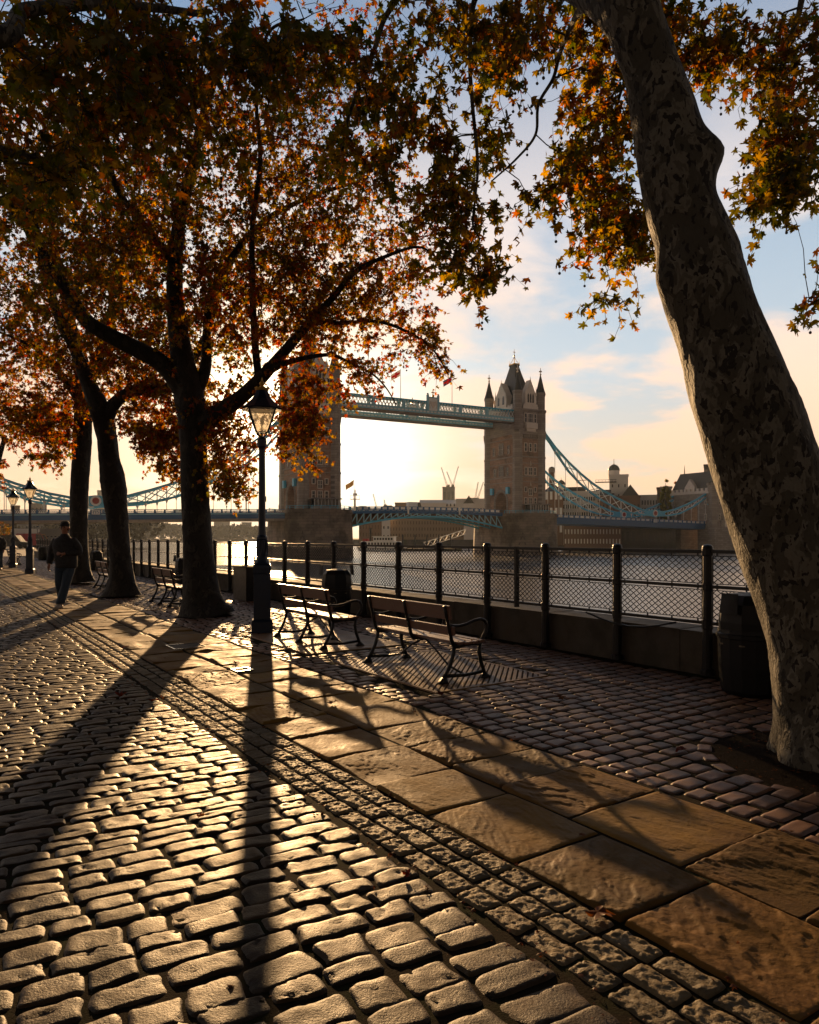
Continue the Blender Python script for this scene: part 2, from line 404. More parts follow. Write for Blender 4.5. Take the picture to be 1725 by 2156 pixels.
# gutter strip of cement between the band and the cobbles
g_u = np.arange(-6, 60, .025); g_v = np.linspace(5.205, 5.255, 6)
A, B = np.meshgrid(g_u, g_v, indexing='ij')
Z = -.014-.006*np.cos((B-5.23)/.025*1.4)+.012*(fbm(A*19, B*34, 4, .7)-.5)
vv = np.stack([F0.x+UA.x*A+VA.x*B, F0.y+UA.y*A+VA.y*B, Z], -1).reshape(-1, 3)
i, j = np.meshgrid(np.arange(len(g_u)-1), np.arange(5), indexing='ij')
struct(npmesh('gutter_kerb', vv, np.stack([i*6+j, (i+1)*6+j, (i+1)*6+j+1, i*6+j+1], -1).reshape(-1, 4), M['mortar'], smooth=True))
# earth pits
for a, bb, r in PITS:
    c = W(a, bb); nr_, na_ = 26, 90
    R2, A2 = np.meshgrid(np.linspace(.01, 1, nr_), np.linspace(0, 2*np.pi, na_, endpoint=False), indexing='ij')
    X = R2*r*np.cos(A2); Y = R2*r*np.sin(A2)
    Z = .030*np.exp(-(R2*r/.45)**2)-.010+.020*(fbm(X*16+50, Y*16+50, 4, .7)-.5)*(1.1-R2)
    i, j = np.meshgrid(np.arange(nr_-1), np.arange(na_), indexing='ij')
    struct(npmesh('pit_ground', np.stack([c.x+X, c.y+Y, Z], -1).reshape(-1, 3), np.stack([i*na_+j, (i+1)*na_+j, (i+1)*na_+(j+1) % na_, i*na_+(j+1) % na_], -1).reshape(-1, 4), M['earth'], smooth=True))
# land sheet
b = MB()
land = [W(-30, .0), W(62, 0), Vector((-38, 75, 0)), Vector((-63, 150, 0)), Vector((-150, 330, 0)), Vector((-420, 900, 0)), Vector((-3000, 900, 0)), Vector((-3000, -600, 0)), Vector((600, -600, 0))]
b.add([(p.x, p.y, -.12) for p in land], [tuple(range(len(land)))])
n = len(land)
b.add([(p.x, p.y, -.12) for p in land[:6]]+[(p.x, p.y, -9) for p in land[:6]], [(i, i+1, i+7, i+6) for i in range(5)])
struct(b.build('ground', M['ground']))
# river
m = bpy.data.materials.new('river water'); m.use_nodes = True; t = m.node_tree; n = NT(t); bs = t.nodes['Principled BSDF']
bs.inputs['Base Color'].default_value = (.20, .19, .175, 1); bs.inputs['Roughness'].default_value = .24; bs.inputs['IOR'].default_value = 1.33
c = n.n('ShaderNodeTexCoord').outputs['Object']
a1 = n.n('ShaderNodeTexNoise', inp={'Vector': n.n('ShaderNodeMapping', inp={0: c, 2: (0, 0, .4), 3: (.25, .7, 1)}).outputs[0], 'Scale': 1.0, 'Detail': 7., 'Roughness': .62}).outputs[0]
a2 = n.n('ShaderNodeTexNoise', inp={'Vector': n.n('ShaderNodeMapping', inp={0: c, 2: (0, 0, -.5), 3: (1.2, 2.6, 1)}).outputs[0], 'Scale': 1.0, 'Detail': 4., 'Roughness': .6}).outputs[0]
bp = n.n('ShaderNodeBump', inp={'Strength': .16, 'Distance': .4, 'Height': a1})
bp2 = n.n('ShaderNodeBump', inp={'Strength': .22, 'Distance': .08, 'Height': a2, 'Normal': bp.outputs[0]})
t.links.new(bp2.outputs[0], bs.inputs['Normal'])
WZ = -4.6
struct(MB().add([(-3500, -200, WZ), (3500, -200, WZ), (3500, 4500, WZ), (-3500, 4500, WZ)], [(0, 1, 2, 3)]).build('river', m))
# slatted timber covers in the paving
for k, (u0, u1, v0, v1) in enumerate(DECKS):
    r = empty('timber_grating', W(u0, v0, 0), UROT, ['diagonal timber slat cover in the paving under the nearest bench', 'timber slat cover with slats lying across the view, under the bench beside the lamp post'][k], 'timber cover', 'slatted timber covers set in the paving')
    lu, lv = u1-u0, v1-v0
    fr = MB(); 
    fr.box(0, lu, 0, .03, -.02, .006); fr.box(0, lu, lv-.03, lv, -.02, .006); fr.box(0, .03, .0305, lv-.0305, -.02, .006); fr.box(lu-.03, lu, .0305, lv-.0305, -.02, .006)
    fr.build('frame', M['deckwood'], r)
    MB().box(.02, lu-.02, .02, lv-.02, -.07, -.06).build('backing', M['mortar'], r)
    sl = MB(); step = .056; wd = .038
    sgn = 1 if k == 0 else -1
    # slats at 45 degrees clipped to the frame
    def clip(poly, ax, val, keep_less):
        out = []
        for i in range(len(poly)):
            p, q = poly[i], poly[(i+1) % len(poly)]
            pi = (p[ax] <= val) == keep_less; qi = (q[ax] <= val) == keep_less
            if pi: out.append(p)
            if pi != qi:
                tt = (val-p[ax])/(q[ax]-p[ax]); out.append((p[0]+(q[0]-p[0])*tt, p[1]+(q[1]-p[1])*tt))
        return out
    kk = -60
    while kk < 90:
        o = kk*step*1.414
        e = wd*1.414
        if sgn > 0: poly = [(o-5, 5), (o+e-5, 5), (o+e+5, -5), (o+5, -5)]
        else: poly = [(o-5, -5), (o+e-5, -5), (o+e+5, 5), (o+5, 5)]
        for ax, val, kl in ((0, .035, False), (0, lu-.035, True), (1, .035, False), (1, lv-.035, True)):
            if poly: poly = clip(poly, ax, val, kl)
        if len(poly) >= 3: sl.prism(poly, -.05, .004+rr.random()*.003, 'z')
        kk += 1
    sl.build('slats', M['deckwood'], r)
# river wall kerb below the fence
wl = empty('river_wall', W(0, 0, 0), UROT, 'low brown stone wall running under the black mesh fence', 'wall')
b = MB(); 
for i in range(34):
    u0 = -8+i*2.1; b.box(u0, u0+2.09, -.62, -.075, -.03, .455+.004*(i % 3))
b.build('stone_blocks', M['concrete'], wl)
MB().box(-8, 63, -.66, -.1, -9, -.031).build('quay_face', M['wharf'], wl)
# ================================================================ fence
SP = 1.2256; U0 = 0.0   # post n stands at u = n*SP
NP_ = range(-4, 46)
fe = empty('river_fence', W(0, 0, 0), UROT, 'long black iron fence with domed posts and diamond wire mesh panels along the river', 'fence')
pb = MB()
pb.lathe([(.075, 0), (.075, .05), (.055, .07), (.051, .50), (.061, .51), (.061, .60), (.052, .61), (.052, .92), (.061, .93), (.061, .99), (.052, 1.0), (.051, 1.30), (.064, 1.31), (.064, 1.375), (.058, 1.385), (.06, 1.395), (.052, 1.412), (.03, 1.425), (.002, 1.43)], (0, 0, 0), 10)
post0 = pb.build('post', M['iron'], fe, smooth=False)
rb = MB()
g = .056
for z0, z1 in ((1.33, 1.368), (.95, .985), (.552, .588)): rb.box(g, SP-g, -.024, .024, z0, z1)
for k in range(4):
    x = g+.06+k*(SP-2*g-.12)/3
    for z0, z1 in ((1.302, 1.33), (.985, .998), (.932, .95), (.588, .612)): rb.box(x-.006, x+.006, -.008, .008, z0, z1)
rail0 = rb.build('rails', M['iron'], fe)
def wires(z0, z1):
    b = MB(); x0, x1 = g+.008, SP-g-.008; dx, dz = .088, .066
    for z in (z0, z1): b.box(x0, x1, -.005, .005, z-.004, z+.004)
    for x in (x0, x1): b.box(x-.004, x+.004, -.0049, .0049, z0+.0041, z1-.0041)
    H = z1-z0; sl = dz/dx
    for sg in (1, -1):
        k = -12
        while k < 26:
            xs = x0+k*dx/1.0
            # line z = z0 + sg*sl*(x-xs) (start at bottom for +, at top for -)
            a, c = xs, xs+H/sl
            xa, xb = max(a, x0), min(c, x1)
            if xb > xa:
                za = (z0+(xa-a)*sl) if sg > 0 else (z1-(xa-a)*sl); zb = (z0+(xb-a)*sl) if sg > 0 else (z1-(xb-a)*sl)
                # crimped wire: little steps at each crossing
                nseg = max(1, int((xb-xa)/(dx/2)+.5)); pts = []
                for q in range(nseg+1):
                    tt = q/nseg; off = .0016*(-1)**(q+k)
                    pts.append((xa+(xb-xa)*tt, .0018*sg, za+(zb-za)*tt+off))
                for q in range(nseg): b.bar(pts[q], pts[q+1],   .0072, .0072)
            k += 1
    return b
mu = wires(1.0, 1.30).build('mesh_panel', M['wire'], fe); ml = wires(.612, .93).build('mesh_panel', M['wire'], fe)
mids = MB().box(-.022, .022, -.03, .03, .50, 1.372)
first = True
for n in NP_:
    if first:
        for o in (post0, rail0, mu, ml): o.location.x = n*SP
        first = False
    else:
        for o in (post0, rail0, mu, ml):
            c = o.copy(); c.location.x = n*SP; col.objects.link(c); c.parent = fe
mids.build('gate_upright', M['iron'], fe, loc=(2.47*SP, 0, 0))
# sagging chain tie under the rail near the bin
tb = MB(); pts = []
for k in range(13):
    x = .35+k*.11; pts.append((x, .06, .545-.11*math.sin(math.pi*(k/12))+(0.004 if k % 2 else 0)))
tb.tube(pts, .012, 6).build('strap', M['iron'], fe, smooth=True)
# ================================================================ street lamps
def lamp(loc, label):
    r = empty('street_lamp', loc, .22, label, 'street lamp', 'old style street lamps along the riverside walk')
    b = MB()
    q = math.pi/4; k = 2**.5
    b.lathe([(.165*k, 0), (.165*k, .17), (.15*k, .20), (.130*k, .21), (.130*k, .92), (.139*k, .94), (.143*k, 1.02), (.135*k, 1.06), (.10*k, 1.09)], (0, 0, 0), 4, q)
    b.build('pedestal', M['lampblue'], r)
    b = MB()
    for s in range(4):
        a = s*math.pi/2
        c, sn = math.cos(a), math.sin(a)
        b.add([(c*x-sn*y, sn*x+c*y, z) for x, y, z in ((.1302, -.09, .32), (.1302, .09, .32), (.1302, .09, .86), (.1302, -.09, .86), (.1232, -.08, .335), (.1232, .08, .335), (.1232, .08, .845), (.1232, -.08, .845))], [(0, 1, 5, 4), (1, 2, 6, 5), (2, 3, 7, 6), (3, 0, 4, 7), (4, 5, 6, 7)])
    b.build('panel', M['lampblue'], r)
    b = MB(); b.lathe([(.115, 1.07), (.12, 1.10), (.10, 1.14), (.085, 1.2), (.088, 1.24), (.078, 1.28), (.072, 1.46), (.085, 1.48), (.085, 1.51), (.062, 1.54), (.056, 1.7), (.05, 2.9), (.056, 2.93), (.075, 2.95), (.075, 3.06), (.06, 3.08), (.03, 3.12)], (0, 0, 0), 14)
    for s in range(8):
        a = s*math.pi/4
        b.tube([(.085*math.cos(a+z*3), .085*math.sin(a+z*3), z) for z in np.linspace(1.2, 1.46, 5)], .012, 5)
    b.build('column', M['lampblue'], r, smooth=False)
    b = MB()
    z0, z1, r0, r1 = 3.17, 3.53, .085, .205
    for s in range(4):
        a = q+s*math.pi/2
        p0 = (r0*k*math.cos(a), r0*k*math.sin(a), z0); p1 = (r1*k*math.cos(a), r1*k*math.sin(a), z1)
        a2 = a+math.pi/2; p2 = (r0*k*math.cos(a2), r0*k*math.sin(a2), z0); p3 = (r1*k*math.cos(a2), r1*k*math.sin(a2), z1)
        b.bar(p0, p1, .018, .018); b.bar(p0, p2, .02, .02); b.bar(p1, p3, .022, .022)
        b.tube([(0, 0, 3.09), (.035*math.cos(a), .035*math.sin(a), 3.10), (.075*math.cos(a), .075*math.sin(a), 3.13), p0], .008, 5)
        # corner sprig
        b.tube([p1, (p1[0]*1.09, p1[1]*1.09, z1+.03), (p1[0]*1.12, p1[1]*1.12, z1+.09)], [.01, .007, .002], 5)
    b.build('lantern_frame', M['lampblue'], r)
    g_ = MB()
    for s in range(4):
        a = q+s*math.pi/2; a2 = a+math.pi/2; e = .965
        v = [(rr_*k*e*math.cos(x), rr_*k*e*math.sin(x), z) for x, rr_, z in ((a, r0, z0+.012), (a2, r0, z0+.012), (a2, r1, z1-.012), (a, r1, z1-.012))]
        v += [(x*.975, y*.975, z) for x, y, z in v]
        g_.add(v, [(0, 1, 2, 3), (7, 6, 5, 4), (0, 4, 5, 1), (1, 5, 6, 2), (2, 6, 7, 3), (3, 7, 4, 0)])
    g_.build('glass', M['lampglass'], r)
    MB().lathe([(.012, 3.10), (.012, 3.3), (.03, 3.31), (.03, 3.40), (.012, 3.42)], (0, 0, 0), 8).build('burner', M['iron'], r)
    b = MB(); b.lathe([(.225*k, 3.53), (.235*k, 3.555), (.215*k, 3.575), (.17*k, 3.63), (.12*k, 3.70), (.085*k, 3.78), (.07*k, 3.84)], (0, 0, 0), 8, q/2)
    b.build('hood', M['lampblue'], r)
    b = MB(); b.lathe([(.10, 3.84), (.11, 3.86), (.10, 3.885), (.04, 3.90), (.025, 3.92), (.045, 3.945), (.04, 3.97), (.015, 4.0), (.008, 4.05)], (0, 0, 0), 10)
    for s in range(10):
        a = s*math.pi/5; b.ball((.105*math.cos(a), .105*math.sin(a), 3.885), .016, 5, 3)
    b.build('finial', M['gold'], r)
    return r
m = bpy.data.materials.new('lantern glass'); m.use_nodes = True; t = m.node_tree; t.nodes.clear(); n = NT(t)
gl = n.n('ShaderNodeBsdfGlossy', inp={'Roughness': .08}).outputs[0]; tr = n.n('ShaderNodeBsdfTransparent', inp={0: (1, .99, .97, 1)}).outputs[0]
tl = n.n('ShaderNodeBsdfTranslucent', inp={0: (1, .97, .9, 1)}).outputs[0]
m1 = n.n('ShaderNodeMixShader', inp={0: .6, 1: tr, 2: tl}).outputs[0]
m2 = n.n('ShaderNodeMixShader', inp={0: .06, 1: m1, 2: gl}).outputs[0]
t.links.new(m2, n.n('ShaderNodeOutputMaterial').inputs[0]); M['lampglass'] = m
L0 = lamp((-2.352, 11.36, 0), 'near blue street lamp with glowing lantern, standing beside the two nearest benches')
pA = Gd(63.4, 1207.4); pB = Gd(27.8, 1194.5)
dup(L0, pA, .3, 'blue street lamp just left of the walking man, nearer one of the far pair')
dup(L0, pB, .3, 'farthest street lamp, leftmost in view, dark against the left end of the bridge')
# ================================================================ benches
def end_frame(b, x, legs=True):
    def ribbon(pts, w=.04, t=.022):
        pts = [(x, p[0], p[1]) for p in pts]
        b.tube(pts, t, 8, ell=1.25)
    # y = depth : 0 front foot, .62 rear foot (back of bench)
    back = [(.44, .37), (.475, .44), (.495, .52), (.52, .62), (.545, .72), (.565, .80)]
    ribbon(back, t=.021)
    ribbon([(.09, .37), (.2, .385), (.34, .375), (.44, .37)], t=.02)
    arm = [(.515, .60), (.46, .585), (.38, .578), (.28, .592), (.18, .622), (.09, .635), (.03, .615), (.0, .565), (.01, .50), (.06, .43), (.09, .37)]
    ribbon(arm, t=.016)
    if legs:
        ribbon([(.44, .37), (.45, .30), (.485, .20), (.53, .12), (.57, .06)], t=.021)
        ribbon([(.09, .37), (.105, .29), (.085, .19), (.05, .10), (.03, .05)], t=.021)
        ribbon([(.05, .075), (.3, .06), (.55, .075)], t=.017)
        b.prism([(.0-.035, 0), (.085, 0), (.07, .03), (.04, .06), (.02, .06), (-.02, .025)], x-.028, x+.028, 'x')
        b.prism([(.655, 0), (.535, 0), (.545, .03), (.56, .07), (.59, .06), (.63, .025)], x-.028, x+.028, 'x')
def bench(loc, label, midlegs):
    r = empty('park_bench', loc, UROT, label, 'bench', 'iron and timber benches facing the river')
    L = 1.56
    for k, x in enumerate((.03, L/2, L-.03)):
        b = MB(); end_frame(b, x, k != 1 or midlegs); b.build('iron_frame', M['iron'], r, smooth=True)
    b = MB()
    b.tube([(L/2, .28, .36), (L/2-.22, .3, .27), (L/2-.47, .3, .12), (.04, .3, .065)], .012, 6)
    b.tube([(L/2, .28, .36), (L/2+.22, .3, .27), (L/2+.47, .3, .12), (L-.04, .3, .065)], .012, 6)
    b.build('cross_brace', M['iron'], r, smooth=True)
    for k in range(4):
        y = .075+k*.092; MB().box(-.03, L+.03, y, y+.078, .395-.006*(k in (1, 2)), .422-.006*(k in (1, 2))).build('seat_slat', M['benchwood'], r)
    for (y, z, h) in ((.512, .66, .145), (.468, .50, .085)):
        b = MB(); sl = .18
        b.prism([(y, z), (y+.022, z-.004), (y+.022+h*sl, z+h-.004), (y+h*sl, z+h)], -.03, L+.03, 'x'); b.build('back_slat', M['benchwood'], r)
    b = MB()
    for x in (.03, L/2, L-.03):
        for k in range(4): b.ball((x, .114+k*.092, .423), .009, 6, 4)
    b.build('bolt', M['gold'], r)
    return r
def bench_at(u0, v, label, midlegs=False):
    # local x along u ; local y must run from front (small v) to rear (large v)
    return bench(W(u0, v-.62, 0), label, midlegs)
B0 = bench_at(1.22, 2.70, 'nearest bench, seen from behind, standing on the diagonal timber slat cover', False)
B1 = bench_at(3.90, 2.68, 'second bench from the right, just behind the nearest one and beside the lamp post', True)
dup(B1, W(11.0, 2.72-.62), UROT, 'bench half hidden behind the thick middle tree trunk')
dup(B1, W(16.75, 2.9-.62), UROT, 'small dark bench in the gap between the two left-hand trunks')
dup(B1, W(39.5, 3.3-.62), UROT, 'farthest bench at the left edge, beside the person cut off by the frame')
# ================================================================ litter bins
def bin_(loc, label, rz=0., text=False, k=1.):
    r = empty('litter_bin', loc, rz, label, 'litter bin', 'black plastic litter bins by the fence')
    b = MB(); q = math.pi/8
    b.lathe([(.27, .0), (.30, .05), (.32, .3), (.33, .62), (.345, .63), (.345, .67), (.33, .68), (.325, .72)], (0, 0, 0), 16, q); b.build('body', M['binblack'], r)
    b = MB()
    b.lathe([(.335, .72), (.335, .80), (.31, 1.0)], (0, 0, 0), 8, q)
    # sloping hood with an opening
    b.lathe([(.31, 1.0), (.24, 1.10), (.10, 1.12)], (0, 0, 0), 8, q)
    b.build('hood', M['binblack'], r)
    b = MB()
    for a in (0, math.pi):
        c, s = math.cos(a), math.sin(a)
        b.add([(c*x-s*y, s*x+c*y, z) for x, y, z in ((.3115, -.1, .78), (.3115, .1, .78), (.295, .09, .97), (.295, -.09, .97), (.325, -.1, .78), (.325, .1, .78), (.303, .09, .97), (.303, -.09, .97))], [(0, 1, 2, 3), (7, 6, 5, 4), (0, 4, 5, 1), (1, 5, 6, 2), (2, 6, 7, 3), (3, 7, 4, 0)])
    b.build('opening', M['opening'], r)
    MB().lathe([(.3255, .55), (.3345, .553), (.3345, .567), (.3265, .57)], (0, 0, 0), 8, q, cap=False).build('band', M['binband'], r)
    if text:
        cu = bpy.data.curves.new('lettering', 'FONT'); cu.body = 'LITTER'; cu.size = .085; cu.extrude = .002; cu.align_x = 'CENTER'
        to = bpy.data.objects.new('lettering', cu); col.objects.link(to); to.parent = r
        me = None
        bpy.context.view_layer.update()
        me = bpy.data.meshes.new_from_object(to); bpy.data.objects.remove(to)
        me.materials.append(M['binletter'])
        lo = bpy.data.objects.new('lettering', me); col.objects.link(lo); lo.parent = r
        lo.location = (0, -.281, .44); lo.rotation_euler = (R_(87), 0, 0)
    for ch in kids(r): ch.scale = (.86*k, .86*k, .8*k) if ch.name.split('.')[0] != 'lettering' else (1, 1, 1)
    return r
M['opening'] = mat('dark bin opening', (.003, .003, .003), .8, .1, 3)
M['binband'] = mat('bin band', (.12, .09, .05), .5, .2, 3)
M['binletter'] = mat('grey letters', (.07, .075, .08), .6, .2, 3)
pn = Gd(1580, 1403); 
pn = W(-.77, .46)
K0 = bin_((pn.x, pn.y, 0), 'large black litter bin lettered LITTER, partly behind the big leaning trunk', math.atan2(-pn.x, pn.y)*-1, True, 1.08)
K1 = bin_(W(7.53, .5, 0), 'black litter bin just behind the second bench, beside the near lamp post', .4)
for u, v, lab in ((17.2, .5, 'black litter bin peeping out left of the thick middle trunk'), (30.7, .5, 'black litter bin standing between the two left-hand trunks'), (48.8, .5, 'low dark litter bin left of the walking man, beside the far lamp posts')):
    dup(K1, W(u, v), .4+u*.2, lab)
# boxed lifebuoy housing / cabinet behind the near lamp
cb = empty('metal_cabinet', W(11.9, .5, 0), UROT, 'dark boxy cabinet with two short posts standing against the fence behind the near lamp', 'cabinet')
MB().box(-.42, .42, -.28, .28, 0, .78).build('body', M['iron'], cb)
b = MB(); b.box(-.44, .44, -.3, .3, .7805, .81); b.build('top', M['concrete'], cb)
b = MB()
for x in (-.25, .25): b.tube([(x, 0, .81), (x, 0, 1.06)], .025, 8)
b.tube([(-.25, 0, 1.04), (.25, 0, 1.04)], .015, 6)
b.build('handle', M['iron'], cb)
# ================================================================ the bridge
BR = R_(28); BL = Vector((-31.7, 225, 0)); bx = Vector((math.cos(BR), math.sin(BR), 0)); by = Vector((-math.sin(BR), math.cos(BR), 0))
SPAN = 79.6
def BW(x, y, z=0.): return BL+bx*x+by*y+Vector((0, 0, z))
ZR = 10.0
def window(parent, face, c, z0, z1, wd, cols=1, rows=1, off=0.14, arch=False, stone='bpale'):
    """face: (origin(x,y), dir(x,y) along wall, normal(x,y)); c: centre along dir"""
    (ox, oy), (dx, dy), (nx, ny) = face
    def tp(a, z, d): return (ox+dx*a+nx*d, oy+dy*a+ny*d, z)
    f = MB(); p = MB()
    def blk(mb, a0, a1, za, zb, d0, d1):
        v = [tp(a, z, d) for d in (d0, d1) for a, z in ((a0, za), (a1, za), (a1, zb), (a0, zb))]
        mb.add(v, [(0, 1, 2, 3), (7, 6, 5, 4), (0, 4, 5, 1), (1, 5, 6, 2), (2, 6, 7, 3), (3, 7, 4, 0)])
    h = wd/2; e = .22
    blk(f, c-h-e, c-h, z0-e, z1+e, -.05, off); blk(f, c+h, c+h+e, z0-e, z1+e, -.05, off)
    blk(f, c-h, c+h, z1, z1+e, -.05, off-.01); blk(f, c-h-.15, c+h+.15, z0-e-.01, z0-.01, -.05, off+.05)
    for k in range(1, cols): x = c-h+wd*k/cols; blk(f, x-.06, x+.06, z0, z1, -.05, off-.03)
    for k in range(1, rows): z = z0+(z1-z0)*k/rows; blk(f, c-h, c+h, z-.05, z+.05, -.05, off-.05)
    blk(p, c-h, c+h, z0, z1, -.05, .03)
    fo = f.build('window', M[stone], parent); p.build('pane', M['paneglass'], fo)
    return fo
def bridge_tower(x, label, near):
    r = empty('bridge_tower', BW(x, 0, ZR), BR, label, 'bridge tower', 'gothic stone towers of the bridge')
    A, B_ = 5.1, 8.85; q = math.pi/8
    zt = lambda z: z-ZR
    # shaft with a real arched road opening through it (x direction)
    sh = MB()
    wx, wy = A+.75, B_+.75
    # side piers
    sh.box(-wx, wx, -wy, -3.3, zt(10.), zt(18.4)); sh.box(-wx, wx, 3.3, wy, zt(10.), zt(18.4))
    # arch ring infill
    n = 10
    for k in range(n):
        a0 = math.pi*k/n; a1 = math.pi*(k+1)/n
        y0, y1 = 3.3*math.cos(a0), 3.3*math.cos(a1); z0, z1 = zt(14.2)+3.7*math.sin(a0), zt(14.2)+3.7*math.sin(a1)
        sh.prism([(y1, z1), (y0, z0), (y0, zt(18.4)), (y1, zt(18.4))], -wx, wx, 'x')
    sh.box(-wx, wx, -wy, wy, zt(18.4), zt(30.)); sh.box(-wx+.1, wx-.1, -wy+.1, wy-.1, zt(30.), zt(38.5))
    sh.build('wall', M['bstone'], r)
    MB().box(-wx, wx, -wy, wy, zt(38.5), zt(46.6)).build('upper_wall', M['bgrey'], r)
    # arch mouldings on both road faces
    for sx in (-1, 1):
        b = MB()
        for rad, dep in ((4.1, .35), (3.6, .2)):
            pts = [(sx*(wx+dep*.4), rad*math.cos(a), zt(14.2)+(rad+.4)*math.sin(a)) for a in np.linspace(0, math.pi, 15)]
            pts = [(pts[0][0], rad, zt(10))]+pts+[(pts[0][0], -rad, zt(10))]
            b.tube(pts, dep*.8, 6)
        b.build('arch_moulding', M['bpale'] if 0 else M['bgrey'], r)
        b = MB()
        for yy in (-4.9, 4.9): b.box(sx*(wx+.7)-.45, sx*(wx+.7)+.45, yy-.7, yy+.7, zt(17.2), zt(19.6)); b.box(sx*(wx+.1)-.2, sx*(wx+.1)+.2, yy-.2, yy+.2, zt(18.3), zt(18.8))
        b.build('signal_lantern', M['blue'], r)
    # gate and glazing seen inside the arch
    b = MB(); b.box(-1, -.8, -3.25, 3.25, zt(10.05), zt(12.1)); b.build('road_gate', M['blue'], r)
    b = MB()
    for k in range(7): b.box(1.5, 1.7, -3+k*1.0-.08, -3+k*1.0+.08, zt(12.), zt(16.2))
    b.build('inner_bars', M['bgrey'], r)
    # string courses
    b = MB()
    for z, d, h in ((46.6, .45, .7), (38.3, .35, .8), (39.7, .2, .4), (30.0, .28, .5), (27.9, .15, .25), (23.0, .28, .45), (21.2, .2, .3), (33.9+2.8, .2, .3)):
        b.box(-wx-d, wx+d, -wy-d, wy+d, zt(z), zt(z)+h)
    b.build('string_course', M['bgrey'], r)
    for y in (-wy-.32, wy+.32):
        b = MB()
        for k in range(9): b.box(-3.2+k*.8-.16, -3.2+k*.8+.16, y-.3, y+.3, zt(37.0), zt(38.3))
        b.build('corbel_frieze', M['bgrey'], r)
    # turrets
    for sx in (-1, 1):
        for sy in (-1, 1):
            b = MB(); c = (sx*A, sy*B_, 0)
            b.lathe([(2.0, zt(10)), (2.0, zt(12)), (1.85, zt(12.4)), (1.85, zt(21)), (2.0, zt(21.2)), (2.0, zt(21.6)), (1.8, zt(21.8)), (1.8, zt(29.8)), (1.95, zt(30)), (1.95, zt(30.5)), (1.75, zt(30.7)), (1.75, zt(36.2)), (2.05, zt(38.)), (2.15, zt(39.6)), (1.9, zt(39.8)), (1.9, zt(46.2)), (2.2, zt(46.7)), (2.2, zt(47.2)), (1.65, zt(47.4)), (1.65, zt(52.2)), (1.9, zt(53.)), (1.9, zt(53.5))], c, 8, q)
            tu = b.build('turret', M['bgrey'], r)
            MB().lathe([(1.85, zt(53.5)), (1.3, zt(55.3)), (.75, zt(57.6)), (.18, zt(60))], c, 8, q).build('spire', M['slate'], tu)
            b = MB(); b.tube([(c[0], c[1], zt(60)), (c[0], c[1], zt(62.6))], .14, 6); b.box(c[0]-.6, c[0]+.6, c[1]-.12, c[1]+.12, zt(61.2), zt(61.55)); b.box(c[0]-.12, c[0]+.12, c[1]-.6, c[1]+.6, zt(61.2), zt(61.55)); b.ball((c[0], c[1], zt(60.3)), .4, 6, 4)
            b.build('cross', M['bpale'], tu)
    # parapet
    b = MB()
    for y in (-wy, wy):
        b.box(-A+1.8, A-1.8, y-.2, y+.2, zt(47.3), zt(48.4))
        for k in range(4): b.box(-A+2+k*1.75, -A+2+k*1.75+.9, y-.2, y+.2, zt(48.4), zt(49.1))
    for x_ in (-wx, wx):
        b.box(x_-.2, x_+.2, -B_+1.8, B_-1.8, zt(47.3), zt(48.4))
        for k in range(8): b.box(x_-.2, x_+.2, -B_+2+k*1.78, -B_+2+k*1.78+.95, zt(48.4), zt(49.1))
    b.build('parapet', M['bpale'], r)
    # main roof : steep, slightly swept
    b = MB(); pr = [(47.3, 4.9, 8.5), (51., 3.75, 6.6), (56, 2.6, 4.5), (61, 1.6, 2.65), (64.4, 1.0, 1.5), (64.5, 1.2, 1.7), (65, 1.2, 1.7)]
    vs = []
    for z, a, c in pr: vs += [(-a, -c, zt(z)), (a, -c, zt(z)), (a, c, zt(z)), (-a, c, zt(z))]
    b.add(vs, [(i*4+k, i*4+(k+1) % 4, (i+1)*4+(k+1) % 4, (i+1)*4+k) for i in range(len(pr)-1) for k in range(4)]+[tuple((len(pr)-1)*4+k for k in range(4))])
    rf = b.build('roof', M['slate'], r)
    b = MB()
    for sx in (-1, 1):
        for sy in (-1, 1): b.tube([(sx*1.1, sy*1.55, zt(65)), (sx*1.1, sy*1.55, zt(66.8))], [.12, .03], 5); b.tube([(sx*1.1, sy*1.55, zt(65.2)), (sx*.45, sy*.6, zt(66.6)), (0, 0, zt(68.2))], .09, 5)
    b.box(-1.2, 1.2, -1.7, 1.7, zt(65.01), zt(65.35))
    b.tube([(0, 0, zt(65)), (0, 0, zt(68)), (0, 0, zt(71))], [.18, .16, .04], 6); b.ball((0, 0, zt(68.4)), .35, 6, 4); b.box(-.5, .5, -.06, .06, zt(69.7), zt(69.9))
    b.build('gold_crown', M['gold'], rf)
    # dormers
    for ax, sg in (('y', -1), ('y', 1), ('x', -1), ('x', 1)):
        hw = 2.35 if ax == 'y' else 3.3; top = 54.2 if ax == 'y' else 54.0; apex = 57.8
        poly = [(-hw, zt(47.3)), (hw, zt(47.3)), (hw, zt(top-1)), (hw-.25, zt(top-1)), (0, zt(apex)), (-hw+.25, zt(top-1)), (-hw, zt(top-1))]
        e = (wy+.15) if ax == 'y' else (wx+.15)
        dm = MB(); lo, hi = sorted((sg*(e-2.6), sg*e))
        dm.prism(poly, lo, hi, ax)
        d = dm.build('dormer', M['bpale'], r)
        rfd = MB(); lo, hi = sorted((sg*(e-4.5), sg*(e-2.61)))
        rfd.prism([(-hw+.3, zt(49)), (hw-.3, zt(49)), (hw-.3, zt(top-1.2)), (0, zt(apex-.6)), (-hw+.3, zt(top-1.2))], lo, hi, ax); rfd.build('dormer_roof', M['slate'], d)
        fc = ((0, sg*e), (1, 0), (0, sg)) if ax == 'y' else ((sg*e, 0), (0, 1), (sg, 0))
